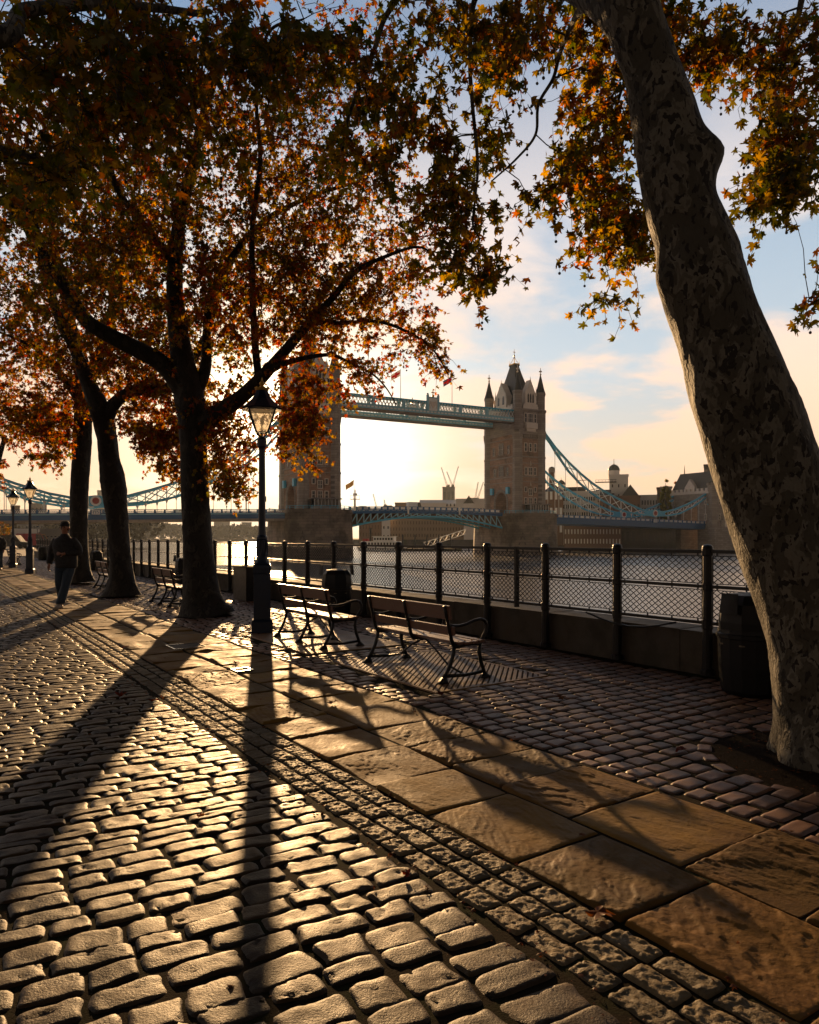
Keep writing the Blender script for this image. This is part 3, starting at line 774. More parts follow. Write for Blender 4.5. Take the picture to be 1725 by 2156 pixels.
        for c in ((-1.05, 0, 1.05) if ax == 'y' else (-1.5, 1.5)):
            p = MB(); hh = .33 if ax == 'y' else .55
            (ox, oy), (dx, dy), (nx, ny) = fc
            P4 = [(ox+dx*a+nx*.06, oy+dy*a+ny*.06, zt(z)) for a, z in ((c-hh, 49.6), (c+hh, 49.6), (c+hh, 52.2), (c, 52.9), (c-hh, 52.2))]
            P5 = [(a-nx*.15, b_-ny*.15, z) for a, b_, z in P4]
            p.add(P4+P5, [(0, 1, 2, 3, 4), (9, 8, 7, 6, 5)]+[(k, 5+k, 5+(k+1) % 5, (k+1) % 5) for k in range(5)])
            p.build('lancet_window', M['paneglass'], d)
        fi = MB()
        for sgn in (-1, 1):
            q0 = (ox+dx*sgn*hw+nx*.1, oy+dy*sgn*hw+ny*.1)
            fi.tube([(q0[0], q0[1], zt(top-2)), (q0[0], q0[1], zt(top+1.2))], [.3, .04], 5)
        q0 = (ox+nx*-.2, oy+ny*-.2); fi.tube([(q0[0], q0[1], zt(apex-.3)), (q0[0], q0[1], zt(apex+1.2))], [.2, .03], 5)
        fi.build('pinnacle', M['bpale'], d)
    # windows
    for sg in (-1, 1):
        F = ((0, sg*wy), (1, 0), (0, sg))
        for c, wd in ((-2.1, .8), (0, 1.9), (2.1, .8)): window(r, F, c, zt(42.6), zt(45.6), wd, 1 if wd < 1 else 3, 2)
        for c in (-2.1, 0, 2.1): window(r, F, c, zt(32.3), zt(35.), .85, 1, 2)
        for c, wd in ((-2., .8), (0, 1.5), (2., .8)): window(r, F, c, zt(23.9), zt(26.4), wd, 1 if wd < 1 else 2, 2)
        window(r, F, 0, zt(16.6), zt(18.8), 1.3, 2, 2); window(r, F, -2.1, zt(17.9), zt(19.4), .8); window(r, F, 2.1, zt(17.9), zt(19.4), .8)
        for c in (-2.1, 0, 2.1): window(r, F, c, zt(13.4), zt(15.6), .9 if c else 1.3, 1 if c else 2, 2)
        b = MB(); b.box(-2.5, 2.5, min(sg*wy, sg*(wy+1.1)), max(sg*wy, sg*(wy+1.1)), zt(40.3), zt(42.2)); b.box(-2., 2., min(sg*wy, sg*(wy+.6)), max(sg*wy, sg*(wy+.6)), zt(39.2), zt(40.29))
        b.build('balcony', M['bpale'], r)
        b = MB()
        for z in (19.9, 27.2): b.tube([(0, sg*(wy+.15), zt(z)), (0, sg*(wy+.15), zt(z+1.6))], [.32, .08], 5)
        b.build('niche', M['bpale'], r)
        F = ((sg*wx, 0), (0, 1), (sg, 0))
        window(r, F, 0, zt(31.6), zt(35.6), 2.6, 3, 2, stone='bgrey'); window(r, F, 4.6, zt(31.6), zt(34.4), 1.2, 1, 2, stone='bgrey'); window(r, F, -4.6, zt(31.6), zt(34.4), 1.2, 1, 2, stone='bgrey')
        window(r, F, 0, zt(23.9), zt(27.4), 2.6, 3, 2, stone='bgrey'); window(r, F, 3.9, zt(23.9), zt(26.6), 1.3, 1, 2, stone='bgrey'); window(r, F, -3.9, zt(23.9), zt(26.6), 1.3, 1, 2, stone='bgrey')
    # small operator cabin at the foot
    b = MB(); yy = -wy-3.6
    cab = empty('control_cabin', BW(x+.3, yy+.4, ZR), BR, 'glazed control cabin at the foot of the %s bridge tower' % ('left' if near else 'right'), 'cabin', 'control cabins at the feet of the bridge towers')
    MB().box(-4, 4, -1.8, 1.8, 0, .9).build('base', M['bgrey'], cab)
    MB().box(-3.8, 3.8, -1.6, 1.6, .9, 3.0).build('glazing', M['paneglass'], cab)
    b = MB()
    for k in range(8): b.box(-3.9+k*1.1, -3.8+k*1.1, -1.72, -1.605, .9, 3.0)
    b.build('mullion', M['white'], cab)
    MB().box(-4.8, 4.8, -2.5, 2.3, 3.001, 3.35, .3, .3).build('roof', M['bgrey'], cab)
    return r
bridge_tower(0, 'left bridge tower, its spires half hidden by red autumn leaves', True)
bridge_tower(SPAN, 'right bridge tower standing clear against the sky with a gold crowned roof', False)
for x, lab in ((0, 'stone river pier under the left bridge tower'), (SPAN, 'stone river pier under the right bridge tower')):
    r = empty('bridge_pier', BW(x, 0, WZ), BR, lab, 'bridge pier', 'stone piers standing in the river')
    def plan(hx, hy, e, n=12):
        p = []
        for sg in (-1, 1):
            for k in range(n+1):
                a = math.pi*k/n if sg > 0 else math.pi+math.pi*k/n
                p.append((hx*math.cos(a), sg*hy+e*math.sin(a)))
        return p
    b = MB(); H = 9.95-WZ
    lv = [(-4, 11.1, 8, 10.6), (H-1.3, 10.5, 8, 10), (H-1.29, 10.9, 8, 10.4), (H-.9, 10.9, 8, 10.4), (H-.89, 10.6, 8, 10.1), (H, 10.6, 8, 10.1)]
    vs = []; 
    for z, hx, hy, e in lv: vs += [(p[0], p[1], z) for p in plan(hx, hy, e)]
    m_ = len(plan(1, 1, 1))
    b.add(vs, [(i*m_+k, i*m_+(k+1) % m_, (i+1)*m_+(k+1) % m_, (i+1)*m_+k) for i in range(len(lv)-1) for k in range(m_)]+[tuple((len(lv)-1)*m_+k for k in range(m_))])
    b.build('masonry', M['pier'] if 'pier' in M else M.setdefault('pier', mat('pier stone', (.26, .21, .165), .85, .35, .25, .5, 1.2, bdist=.15, dirt=(.09, .075, .055), ds=.15, courses=.9)), r)
    b = MB(); b.lathe([(7.2, 0), (7.0, 3.5), (5.8, 6.8), (3.4, 9.0), (.4, 10.2)], (0, -12.6, 0), 16); b.build('cutwater', M['pier'], r, smooth=True)
    b = MB()
    pl = plan(10.2, 8, 9.7)
    for k in range(len(pl)):
        p, q_ = pl[k], pl[(k+1) % len(pl)]
        if abs(p[1]) < 8.5 and abs(q_[1]) < 8.5: continue
        b.bar((p[0], p[1], H+1.0), (q_[0], q_[1], H+1.0), .12, .12); b.bar((p[0], p[1], H+.5), (q_[0], q_[1], H+.5), .08, .08); b.bar((p[0], p[1], H), (p[0], p[1], H+1.05), .12, .12)
    b.build('railing', M['blue'], r)
# high level walkways
for sy, lab in ((-1, 'nearer high walkway between the towers, with the crest at its middle'), (1, 'farther high walkway between the towers, seen below the nearer one')):
    r = empty('high_walkway', BW(0, sy*7.2, 0), BR, lab, 'walkway', 'high level walkways between the bridge towers')
    x0, x1 = 5.9, SPAN-5.9; hw = 1.8
    MB().box(x0, x1, -hw, hw, 42.0, 42.35).build('floor_slab', M['bgrey'], r)
    b = MB()
    for y in (-hw, hw): b.box(x0, x1, y-.15, y+.15, 42.36, 43.55)
    b.build('lower_girder', M['blue2'], r)
    b = MB()
    for y in (-hw-.2, hw+.2):
        b = MB()
        k = 0
        x_ = x0+.6
        while x_ < x1-.6: b.box(x_, x_+.9, y-.06, y+.06, 42.75, 43.2); x_ += 1.35
        b.build('rosette_row', M['white'], r)
    b = MB(); b.box(x0, x1, -hw-.2, hw+.2, 46.2, 46.55); b.build('roof', M['blue'], r)
    b = MB()
    for y in (-hw, hw): b.box(x0, x1, y-.2, y+.2, 43.56, 43.85)
    b.build('rail', M['blue2'], r)
    ps = [x0+.4, 18.2, 29, SPAN/2-2, SPAN/2+2, SPAN-29, SPAN-18.2, x1-.4]
    b = MB()
    for y in (-hw, hw):
        for px_ in ps: b.box(px_-.55, px_+.55, y-.28, y+.28, 43.86, 46.19) if px_ not in (ps[0], ps[-1]) else b.box(px_-.3, px_+.3, y-.2, y+.2, 43.86, 46.19)
    b.build('panel_post', M['blue2'], r)
    for y in (-hw, hw):
        b = MB()
        for i in range(len(ps)-1):
            a0, a1 = ps[i]+.55, ps[i+1]-.55
            if abs((a0+a1)/2-SPAN/2) < 1: continue
            n_ = max(1, round((a1-a0)/1.15)); st = (a1-a0)/n_
            for k in range(n_):
                for s in (0, 1):
                    for (za, zb) in ((43.86, 46.19),):
                        xa, xb = (a0+k*st-st*.0, a0+(k+1)*st)
                        b.bar((xa if s == 0 else xb, y, za), (xb if s == 0 else xa, y+.03*s, zb), .14, .16, up=(0, 1, 0))
        b.build('lattice', M['white'], r)
    b = MB(); b.box(SPAN/2-1.7, SPAN/2+1.7, -hw-.35, -hw-.05, 43.4, 47.6)
    b.build('crest_panel', M['white'], r)
    b = MB()
    for px_ in (SPAN/2-2, SPAN/2+2): b.box(px_-.35, px_+.35, -hw-.5, -hw+.1, 43.2, 48.6); b.ball((px_, -hw-.2, 48.8), .4, 6, 4)
    b.box(SPAN/2-1.64, SPAN/2+1.64, -hw-.45, -hw+.05, 47.61, 47.95)
    b.build('crest_pillar', M['blue2'], r)
    b = MB(); yc = -hw-.4
    b.prism([(SPAN/2-.8, 46.4), (SPAN/2+.8, 46.4), (SPAN/2+.8, 45.2), (SPAN/2, 44.2), (SPAN/2-.8, 45.2)], yc-.12, yc+.04)
    for s in (-1, 1): b.tube([(SPAN/2+s*1.1, yc, 44.2), (SPAN/2+s*1.35, yc, 45.2), (SPAN/2+s*1.0, yc, 46.6)], .14, 5)
    b.build('coat_of_arms', M['bpale'], r)
    b = MB(); b.tube([(SPAN/2, -hw-.2, 47.95), (SPAN/2, -hw-.2, 50.3)], .15, 6); b.box(SPAN/2-.6, SPAN/2+.6, -hw-.3, -hw-.1, 49.3, 49.6); b.ball((SPAN/2, -hw-.2, 48.3), .5, 8, 5)
    b.build('gold_cross', M['gold'], r)
# opening span
r = empty('bascule_span', BW(0, 0, 0), BR, 'blue arched opening road span between the two river piers', 'bridge span')
x0, x1 = 10.7, SPAN-10.7; xm = SPAN/2
dz = lambda x: 10.0+.5*(1-((x-xm)/(xm-10))**2)
low = lambda x: 4.9+3.6*(1-abs((x-xm)/(x1-xm))**1.9)
xs = np.linspace(x0, x1, 25)
b = MB()
for i in range(24): b.prism([(xs[i], dz(xs[i])-1.0), (xs[i+1], dz(xs[i+1])-1.0), (xs[i+1], dz(xs[i+1])-.1), (xs[i], dz(xs[i])-.1)], -7.6, 7.6)
b.build('road_deck', M['deckblue'], r)
for y in (-7.4, 0, 7.4):
    b = MB(); c = MB()
    for i in range(24):
        b.bar((xs[i], y, low(xs[i])), (xs[i+1], y, low(xs[i+1])), .5, .55)
    for i in range(24):
        if dz(xs[i])-1-low(xs[i]) > .5:
            c.bar((xs[i], y, low(xs[i])+.2), (xs[i], y, dz(xs[i])-1), .22, .3)
            s = 1 if xs[i] > xm else -1
            j = i-s
            if 0 <= i+s < 25: c.bar((xs[i+s], y, low(xs[i+s])+.2), (xs[i], y, dz(xs[i])-1.05), .22, .3)
    b.build('arch_chord', M['blue'], r); c.build('truss_bars', M['blue2'], r)
b = MB()
for i in range(0, 24): b.box(xs[i]+.2, xs[i]+.5, -7.1, 7.1, max(low(xs[i])+.3, 0), max(low(xs[i])+.55, dz(xs[i])-1.02))
b.build('cross_beams', M['tan'], r)  # tan colour stands in for golden light under the span
def parapet(name_par, pts, y, post=2.2):
    """pts list of (x,z) ; rails and filigree panels"""
    b = MB(); c = MB()
    def at(x):
        for (a, za), (d, zd) in zip(pts, pts[1:]):
            if a <= x <= d: return za+(zd-za)*(x-a)/(d-a)
        return pts[-1][1]
    for (a, za), (d, zd) in zip(pts, pts[1:]):
        b.bar((a, y, za+1.15), (d, y, zd+1.15), .18, .16); b.bar((a, y, za+.12), (d, y, zd+.12), .18, .3)
    x = pts[0][0]
    while x < pts[-1][0]-post:
        b.box(x-.25, x+.25, y-.16, y+.16, at(x), at(x)+1.2)
        z = at(x+post/2); c = MB()
        for k in range(4):
            xa = x+.35+k*(post-.7)/4; xb = xa+(post-.7)/4
            c.bar((xa, y, z+.25), (xb, y, z+1.05), .1, .1); c.bar((xb, y+.02, z+.25), (xa, y+.02, z+1.05), .1, .1)
        c.build('parapet_panel', M['white'], name_par); x += post
    b.build('parapet', M['deckblue'], name_par)
for y in (-7.65, 7.65): parapet(r, [(x, dz(x)) for x in np.linspace(x0, x1, 7)], y)
b = MB()
for x in (x0+20.5, x1-18): b.tube([(x, -8, dz(x)-1.2), (x, -8, dz(x)+1.5)], .3, 8)
b.build('fender', M['white'], r)
# side spans with suspension chains
TOP = [(6.5, 40.2), (12.3, 34.34), (18.4, 29.4), (24.0, 25.54), (29.8, 22.1), (35.0, 19.56), (41.6, 17.01), (48.4, 14.65), (55.4, 12.5), (62.5, 11.3), (66.1, 11.5), (73.5, 12.83), (81.0, 15.11), (86.4, 17.12), (92.7, 20.0)]
BOT = [(6.5, 39.2), (9.8, 35.85), (12.9, 31.99), (18.4, 26.03), (24.0, 21.65), (29.8, 18.17), (35.0, 15.59), (41.6, 12.9), (48.4, 11.3), (55.4, 10.6), (62.5, 10.3), (69.8, 10.35), (77.2, 11.5), (84.9, 14.4), (92.7, 18.4)]
def interp(t, x): return float(np.interp(x, [p[0] for p in t], [p[1] for p in t]))
def side(sgn, x0_, side_name):
    X = lambda s: x0_+sgn*s
    dk = lambda s: 8.6-max(0, s-16)*.0215
    r = empty('side_span', BW(0, 0, 0), BR, '%s side span of the bridge, a long blue road deck with a pierced parapet' % side_name, 'bridge span', 'side spans of the bridge road')
    b = MB(); c = MB(); d = MB()
    ss = np.linspace(10.7, 97, 9)
    for a, e in zip(ss, ss[1:]):
        p = [(X(a), dk(a)-2.0), (X(e), dk(e)-2.0), (X(e), dk(e)-.05), (X(a), dk(a)-.05)]
        if sgn < 0: p = p[::-1]
        b.prism(p, -8.2, 8.2)
        for y in (-8.35, 8.35): c.bar((X(a), y, dk(a)-.75), (X(e), y, dk(e)-.75), .25, 1.3); 
        for y in (-8.45, 8.45): d.bar((X(a), y, dk(a)+.0), (X(e), y, dk(e)+.0), .3, .25)
    b.build('road_deck', M['bgrey'] if sgn < 0 else M['deckblue'], r); c.build('girder', M['deckblue'], r); d.build('moulding', M['blue2'] if sgn < 0 else M['deckblue'], r)
    for y in (-8.5, 8.5):
        pts = sorted((X(s), dk(s)+.13) for s in ss); parapet(r, pts, y, 2.6)
    for y in (-8.5, 8.5):
        near = y < 0
        q = empty('suspension_chain', BW(0, y, 0), BR, '%s blue suspension chain of the %s side span, with a red roundel' % ('nearer' if near else 'farther', side_name), 'suspension chain', 'blue suspension chains of the side spans')
        for nm, T, th in (('upper_chord', TOP, .65), ('lower_chord', BOT, .6)):
            b = MB()
            sp = sorted(set([p[0] for p in T]+list(np.linspace(7, 92, 30))))
            for a, e in zip(sp, sp[1:]): b.bar((X(a), 0, interp(T, a)), (X(e), 0, interp(T, e)), .7, th, up=(0, 0, 1))
            b.build(nm, M['blue'], q)
        b = MB(); sq = [6.6, 12, 17, 22.5, 28, 33.5, 39, 44.5, 50, 55.5, 59.5]; 
        for grp in (sq, [65.5, 70, 74.5, 79, 83.5, 88, 92.4]):
            b = MB()
            for i in range(len(grp)-1):
                a, e = grp[i], grp[i+1]
                ta, te, ba, be = interp(TOP, a), interp(TOP, e), interp(BOT, a), interp(BOT, e)
                b.bar((X(a), .02, ba), (X(e), .02, te), .2, .26); b.bar((X(a), -.02, ta), (X(e), -.02, be), .2, .26)
                b.bar((X(e), 0, be), (X(e), 0, te), .22, .26)
            b.build('bracing', M['white'] if sgn > 0 else M['blue2'], q)
        for s in [12, 17, 22.5, 28, 33.5, 39, 44.5, 50, 55.5, 70, 74.5, 79, 83.5, 88, 92]:
            b = MB(); zb = interp(BOT, s); b.tube([(X(s), 0, zb-.2), (X(s), 0, dk(s)+.9)], .09, 6)
            b.tube([(X(s), 0, zb-.2), (X(s), 0, zb-1.3)], [.45, .09], 6)
            b.build('hanger', M['white'], q)
        b = MB(); b.prism([(X(57), 10.6), (X(57), 12.0), (X(62.5), 12.7), (X(68), 11.9), (X(68), 10.7), (X(62.5), 9.6)][::int(sgn)], -.42, .42); b.build('pivot_block', M['blue'], q)
        ro = MB(); 
        for yy in (-.45, .45):
            ro.prism([(X(62.5)+1.35*math.cos(a), 11.2+1.35*math.sin(a)) for a in np.linspace(0, 2*math.pi, 20, endpoint=False)], yy-.1, yy+.1)
        rob = ro.build('roundel', M['white'], q)
        ro = MB()
        for yy in (-.55, .55): ro.prism([(X(62.5)+.85*math.cos(a), 11.2+.85*math.sin(a)) for a in np.linspace(0, 2*math.pi, 20, endpoint=False)], yy-.06, yy+.06)
        ro.build('red_disc', M['red'], rob)
        b = MB(); b.box(X(62.5)-1.3, X(62.5)+1.3, -.5, .5, dk(62.5)-.2, dk(62.5)+1.35); pe = b.build('pedestal', M['deckblue'], q)
        b = MB(); b.box(X(62.5)-1.0, X(62.5)+1.0, -.56, -.505, dk(62.5)-.0, dk(62.5)+1.2); 
        pl = b.build('crest_plate', M['white'], pe)
        b = MB()
        for k in (-1, 0, 1): b.tube([(X(62.5)+k*.5, -.6, dk(62.5)+.15), (X(62.5)+k*.62, -.6, dk(62.5)+.6), (X(62.5)+k*.3, -.6, dk(62.5)+1.0)], .07, 5)
        b.build('crest_plate', M['deckblue'], pe)
side(1, SPAN, 'right'); side(-1, 0, 'left')
# abutment tower on the right bank
def abutment(xc, label):
    r = empty('abutment_tower', BW(xc, 0, 0), BR, label, 'bridge gatehouse', 'stone gatehouses at the ends of the bridge')
    wx, wy = 6.5, 12.5
    b = MB(); b.box(-wx, wx, -wy, -4.4, -6, 20); b.box(-wx, wx, 4.4, wy, -6, 20)
    n = 8
    for k in range(n):
        a0 = math.pi*k/n; a1 = math.pi*(k+1)/n; y0, y1 = 4.4*math.cos(a0), 4.4*math.cos(a1); z0, z1 = 12.5+5*math.sin(a0), 12.5+5*math.sin(a1)
        b.prism([(y1, z1), (y0, z0), (y0, 20), (y1, 20)], -wx, wx, 'x')
    b.build('wall', M['bgrey'], r)
    b = MB()
    for y in (-wy-.1, wy+.1):
        b.box(-wx-.2, wx+.2, y-.3, y+.3, 20.01, 21.2)
        for k in range(6): b.box(-wx+k*2.25, -wx+k*2.25+1.2, y-.3, y+.3, 21.2, 22.3)
    for x in (-wx-.1, wx+.1):
        b.box(x-.3, x+.3, -wy+.3, wy-.3, 20.01, 21.2)
        for k in range(11): b.box(x-.3, x+.3, -wy+.6+k*2.2, -wy+1.8+k*2.2, 21.2, 22.3)
    b.build('battlement', M['bpale'], r)
    for sx in (-1, 1):
        for sy in (-1, 1):
            t = MB(); c = (sx*wx, sy*wy, 0); t.lathe([(2.3, -6), (2.3, 4), (2.0, 4.5), (2.0, 20), (2.5, 21.5), (2.5, 23.3)], c, 8, .39)
            for k in range(8): a = k*math.pi/4+.39; t.box(c[0]+2.2*math.cos(a)-.45, c[0]+2.2*math.cos(a)+.45, c[1]+2.2*math.sin(a)-.45, c[1]+2.2*math.sin(a)+.45, 23.3, 24.2)
            t.build('turret', M['bgrey'], r)
    b = MB(); vs = []
    for z, a, c in ((20.2, 5.6, 11.3), (24.5, 4.2, 9.8), (29.5, 2.4, 8.2)): vs += [(-a, -c, z), (a, -c, z), (a, c, z), (-a, c, z)]
    b.add(vs, [(i*4+k, i*4+(k+1) % 4, (i+1)*4+(k+1) % 4, (i+1)*4+k) for i in range(2) for k in range(4)]+[(8, 9, 10, 11)])
    rf = b.build('roof', M['slate'], r)
    b = MB(); b.tube([(0, 8, 29.5), (0, 8, 33.5)], [.3, .05], 6); b.tube([(0, -8, 29.5), (0, -8, 31.5)], [.3, .05], 6); b.build('finial', M['slate'], rf)
    b = MB(); b.prism([(-2.4, 20.3), (2.4, 20.3), (2.4, 23), (0, 26.3), (-2.4, 23)], -wy+.3, -wy+2.2); b.build('dormer', M['bpale'], r)
    b = MB(); b.prism([(-2.6, 20.3), (2.6, 20.3), (2.6, 23), (0, 26.5), (-2.6, 23)], -wx+.3, -wx+2.2, 'x'); b.build('dormer', M['bpale'], r)
    F = ((0, -wy), (1, 0), (0, -1))
    for c, z in ((-3, 15.5), (2.8, 13), (3, 17), (-1, 6), (-3, 9)): window(r, F, c, z, z+2.2, .9, 1, 2)
    F = ((-wx, 0), (0, 1), (-1, 0))
    for c, z in ((-8.5, 15.5), (8.5, 15.5), (-8.5, 9), (8.5, 9)): window(r, F, c, z, z+2.2, .9, 1, 2)
    MB().box(-wx-6, wx+1, -wy-5.5, -wy-2.0, -6, 5.8).build('river_stair', M['bgrey'], r)
    b = MB(); b.box(-2, wx+2.6, -wy-1.9, -wy-.02, -6, 8.8); 
    for k in range(5): b.box(-2+k*2.3, -.9+k*2.3, -wy-2.1, -wy-1.5, 8.8, 9.6)
    b.build('buttress', M['bpale'], r)
    # stay of the land side chain
    MB().bar((-wx-.2, -9.5, 15.5), (wx*.2-wx-6+14, -13.2, 9), .5, .5).build('tie_beam', M['blue2'], r)
    return r
abutment(SPAN+98.6, 'grey stone gatehouse with battlements and a slate roof at the right end of the bridge')
abutment(-98.6, 'gatehouse at the left end of the bridge, beyond the left edge of the picture')
# ================================================================ trees
def barkmat(name, pale, mid, dark, sc=4.5, thr=.5):
    m = bpy.data.materials.new(name); m.use_nodes = True; t = m.node_tree; n = NT(t); b = t.nodes['Principled BSDF']
    c = n.n('ShaderNodeMapping', inp={0: n.n('ShaderNodeTexCoord').outputs['Object'], 3: (1, 1, .62)}).outputs[0]
    wn = n.n('ShaderNodeTexNoise', inp={'Vector': c, 'Scale': 6., 'Detail': 4.}).outputs[1]
    cw = n.mix(.16, c, wn, 'ADD')
    a = n.n('ShaderNodeTexNoise', inp={'Vector': cw, 'Scale': sc, 'Detail': 3., 'Roughness': .45}).outputs[0]
    d = n.n('ShaderNodeTexNoise', inp={'Vector': cw, 'Scale': sc*2.6, 'Detail': 2., 'Roughness': .4}).outputs[0]
    f = n.n('ShaderNodeTexNoise', inp={'Vector': c, 'Scale': 45., 'Detail': 4.}).outputs[0]
    k1 = n.ramp(a, [(thr-.01, g3(0)), (thr+.015, g3(1))]); k2 = n.ramp(d, [(.585, g3(0)), (.60, g3(1))]); k3 = n.ramp(d, [(.39, g3(1)), (.41, g3(0))])
    cc = n.mix(k1, mid, pale); cc = n.mix(k2, cc, dark); cc = n.mix(n.m('MULTIPLY', k3, .6), cc, mid)
    cc = n.mix(.35, cc, n.mix(f, g3(.3), g3(1.2)), 'MULTIPLY')
    t.links.new(cc, b.inputs['Base Color']); b.inputs['Roughness'].default_value = .75; b.inputs['Specular IOR Level'].default_value = .25
    h = n.m('ADD', n.m('MULTIPLY', k1, .25), n.m('ADD', n.m('MULTIPLY', k2, -.35), n.m('MULTIPLY', f, .8)))
    bp = n.n('ShaderNodeBump', inp={'Strength': .9, 'Distance': .02, 'Height': h}); t.links.new(bp.outputs[0], b.inputs['Normal'])
    return m
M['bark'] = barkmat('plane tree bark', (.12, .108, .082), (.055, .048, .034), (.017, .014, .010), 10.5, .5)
M['bark2'] = barkmat('shaded plane bark', (.042, .036, .027), (.02, .017, .013), (.009, .008, .006), 7., .56)  # shade of the backlit trunks is put into these darker bark tones
M['twig'] = mat('twig', (.028, .020, .014), .8, .3, 5)
M['seed'] = mat('seed ball', (.03, .02, .012), .9, .3, 30)
def leafmat(name, stops, tl=.6):
    m = bpy.data.materials.new(name); m.use_nodes = True; t = m.node_tree; t.nodes.clear(); n = NT(t)
    ri = n.n('ShaderNodeNewGeometry').outputs['Random Per Island']
    c = n.n('ShaderNodeTexCoord').outputs['Object']
    no = n.n('ShaderNodeTexNoise', inp={'Vector': c, 'Scale': .55, 'Detail': 3.}).outputs[0]
    fac = n.m('ADD', n.m('MULTIPLY', ri, .62), n.m('MULTIPLY', n.m('SUBTRACT', no, .32), 1.05), clamp=True)
    co = n.ramp(fac, stops)
    v = n.n('ShaderNodeTexNoise', inp={'Vector': c, 'Scale': 24., 'Detail': 2.}).outputs[0]
    co = n.mix(.6, co, n.mix(v, g3(.45), g3(1.45)), 'MULTIPLY')
    di = n.n('ShaderNodeBsdfDiffuse', inp={0: n.mix(1., co, (.55, .55, .55), 'MULTIPLY')}).outputs[0]
    sat = n.n('ShaderNodeHueSaturation', inp={'Saturation': 1.15, 'Value': 2.15, 'Color': co}).outputs[0]
    tr = n.n('ShaderNodeBsdfTranslucent', inp={0: sat}).outputs[0]
    mx = n.n('ShaderNodeMixShader', inp={0: tl, 1: di, 2: tr}).outputs[0]
    gl = n.n('ShaderNodeBsdfGlossy', inp={'Roughness': .45, 0: (.5, .5, .5, 1)}).outputs[0]
    mx = n.n('ShaderNodeMixShader', inp={0: .035, 1: mx, 2: gl}).outputs[0]
    t.links.new(mx, n.n('ShaderNodeOutputMaterial').inputs[0]); return m
RED, ORA, YEL, OLI, GRN, BRN = (.24, .02, .004), (.30, .075, .005), (.30, .16, .010), (.10, .078, .006), (.04, .052, .005), (.07, .034, .006)
M['leafR'] = leafmat('red orange leaves', [(0, OLI), (.2, YEL), (.34, OLI), (.5, ORA), (.64, BRN), (.78, RED), (.9, OLI), (1, ORA)])
M['leafY'] = leafmat('yellow green leaves', [(0, (.16, .17, .02)), (1, (.40, .32, .03))], .35)
M['leafM'] = leafmat('mixed autumn leaves', [(0, GRN), (.2, OLI), (.32, YEL), (.42, BRN), (.52, ORA), (.62, OLI), (.74, GRN), (.84, RED), (.92, YEL), (1, OLI)])
M['leafG'] = leafmat('green and amber leaves', [(0, GRN), (.26, OLI), (.4, GRN), (.54, YEL), (.64, OLI), (.76, ORA), (.84, BRN), (1, GRN)])
def catmull(pts, step):
    P_ = [np.array(p, float) for p in pts]; P_ = [2*P_[0]-P_[1]]+P_+[2*P_[-1]-P_[-2]]; out = []
    for i in range(1, len(P_)-2):
        L = np.linalg.norm(P_[i+1][:3]-P_[i][:3]); k = max(2, int(L/step))
        for q in range(k):
            t = q/k; a, b, c, d = P_[i-1:i+3]
            out.append(.5*((2*b)+(-a+c)*t+(2*a-5*b+4*c-d)*t*t+(-a+3*b-3*c+d)*t**3))
    out.append(P_[-2]); return np.array(out)
def limb_mesh(paths, seg, step, rough, bumps=(), flare=0.):
    """paths: list of lists of (x,y,z,r)"""
    VS = []; FS = []; off = 0
    for pi, path in enumerate(paths):
        c = catmull(path, step); n = len(c); sg = seg if pi == 0 else max(6, int(seg*.6))
        pos = c[:, :3]; r = np.maximum(c[:, 3], .004)
        t = np.gradient(pos, axis=0); t /= np.linalg.norm(t, axis=1)[:, None]
        a = np.zeros((n, 3)); ref = np.array([1, 0, 0.]) if abs(t[0][0]) < .8 else np.array([0, 1, 0.])
        cur = ref-t[0]*ref.dot(t[0]); cur /= np.linalg.norm(cur)
        for i in range(n):
            cur = cur-t[i]*cur.dot(t[i]); cur /= np.linalg.norm(cur); a[i] = cur
        b = np.cross(t, a); th = np.arange(sg)*2*np.pi/sg
        dirs = a[:, None, :]*np.cos(th)[None, :, None]+b[:, None, :]*np.sin(th)[None, :, None]
        arc = np.concatenate([[0], np.cumsum(np.linalg.norm(np.diff(pos, axis=0), axis=1))])
        A = np.cos(th)[None]*1.6+arc[:, None]*.7+pi*13; B = np.sin(th)[None]*1.6+arc[:, None]*1.9+pi*5
        rr_ = r[:, None]*(1+rough*((fbm(A*1.3+7, B*1.3, 3)-.5)*2)+rough*.5*((fbm(A*5, B*3, 3)-.5)*2))
        if flare and pi == 0:
            z = pos[:, 2:3]; fl = np.exp(-np.clip(z, 0, None)/.28)
            rr_ = rr_*(1+flare*fl*(.75+.5*np.cos(th[None]*5+1.3)*(.5+.5*np.cos(th[None]*2+.4))))
        v = pos[:, None, :]+dirs*rr_[:, :, None]
        for bc, br, bh in bumps:
            d = np.linalg.norm(v-np.array(bc)[None, None], axis=2); v = v+dirs*(bh*np.exp(-(d/br)**2))[:, :, None]
        i, j = np.meshgrid(np.arange(n-1), np.arange(sg), indexing='ij')
        f = np.stack([i*sg+j, i*sg+(j+1) % sg, (i+1)*sg+(j+1) % sg, (i+1)*sg+j], -1).reshape(-1, 4)
        VS.append(v.reshape(-1, 3)); FS.append(f+off); off += n*sg
    return np.concatenate(VS), np.concatenate(FS)
LP = {True: [(0, 1.), (11, .70), (19, .74), (28, .40), (40, .72), (47, .70), (56, .95), (66, .62), (84, .36), (100, .55), (116, .68), (134, .42), (160, .3), (180, .12)],
      False: [(0, 1.), (27, .42), (55, .93), (84, .4), (114, .66), (150, .33)]}
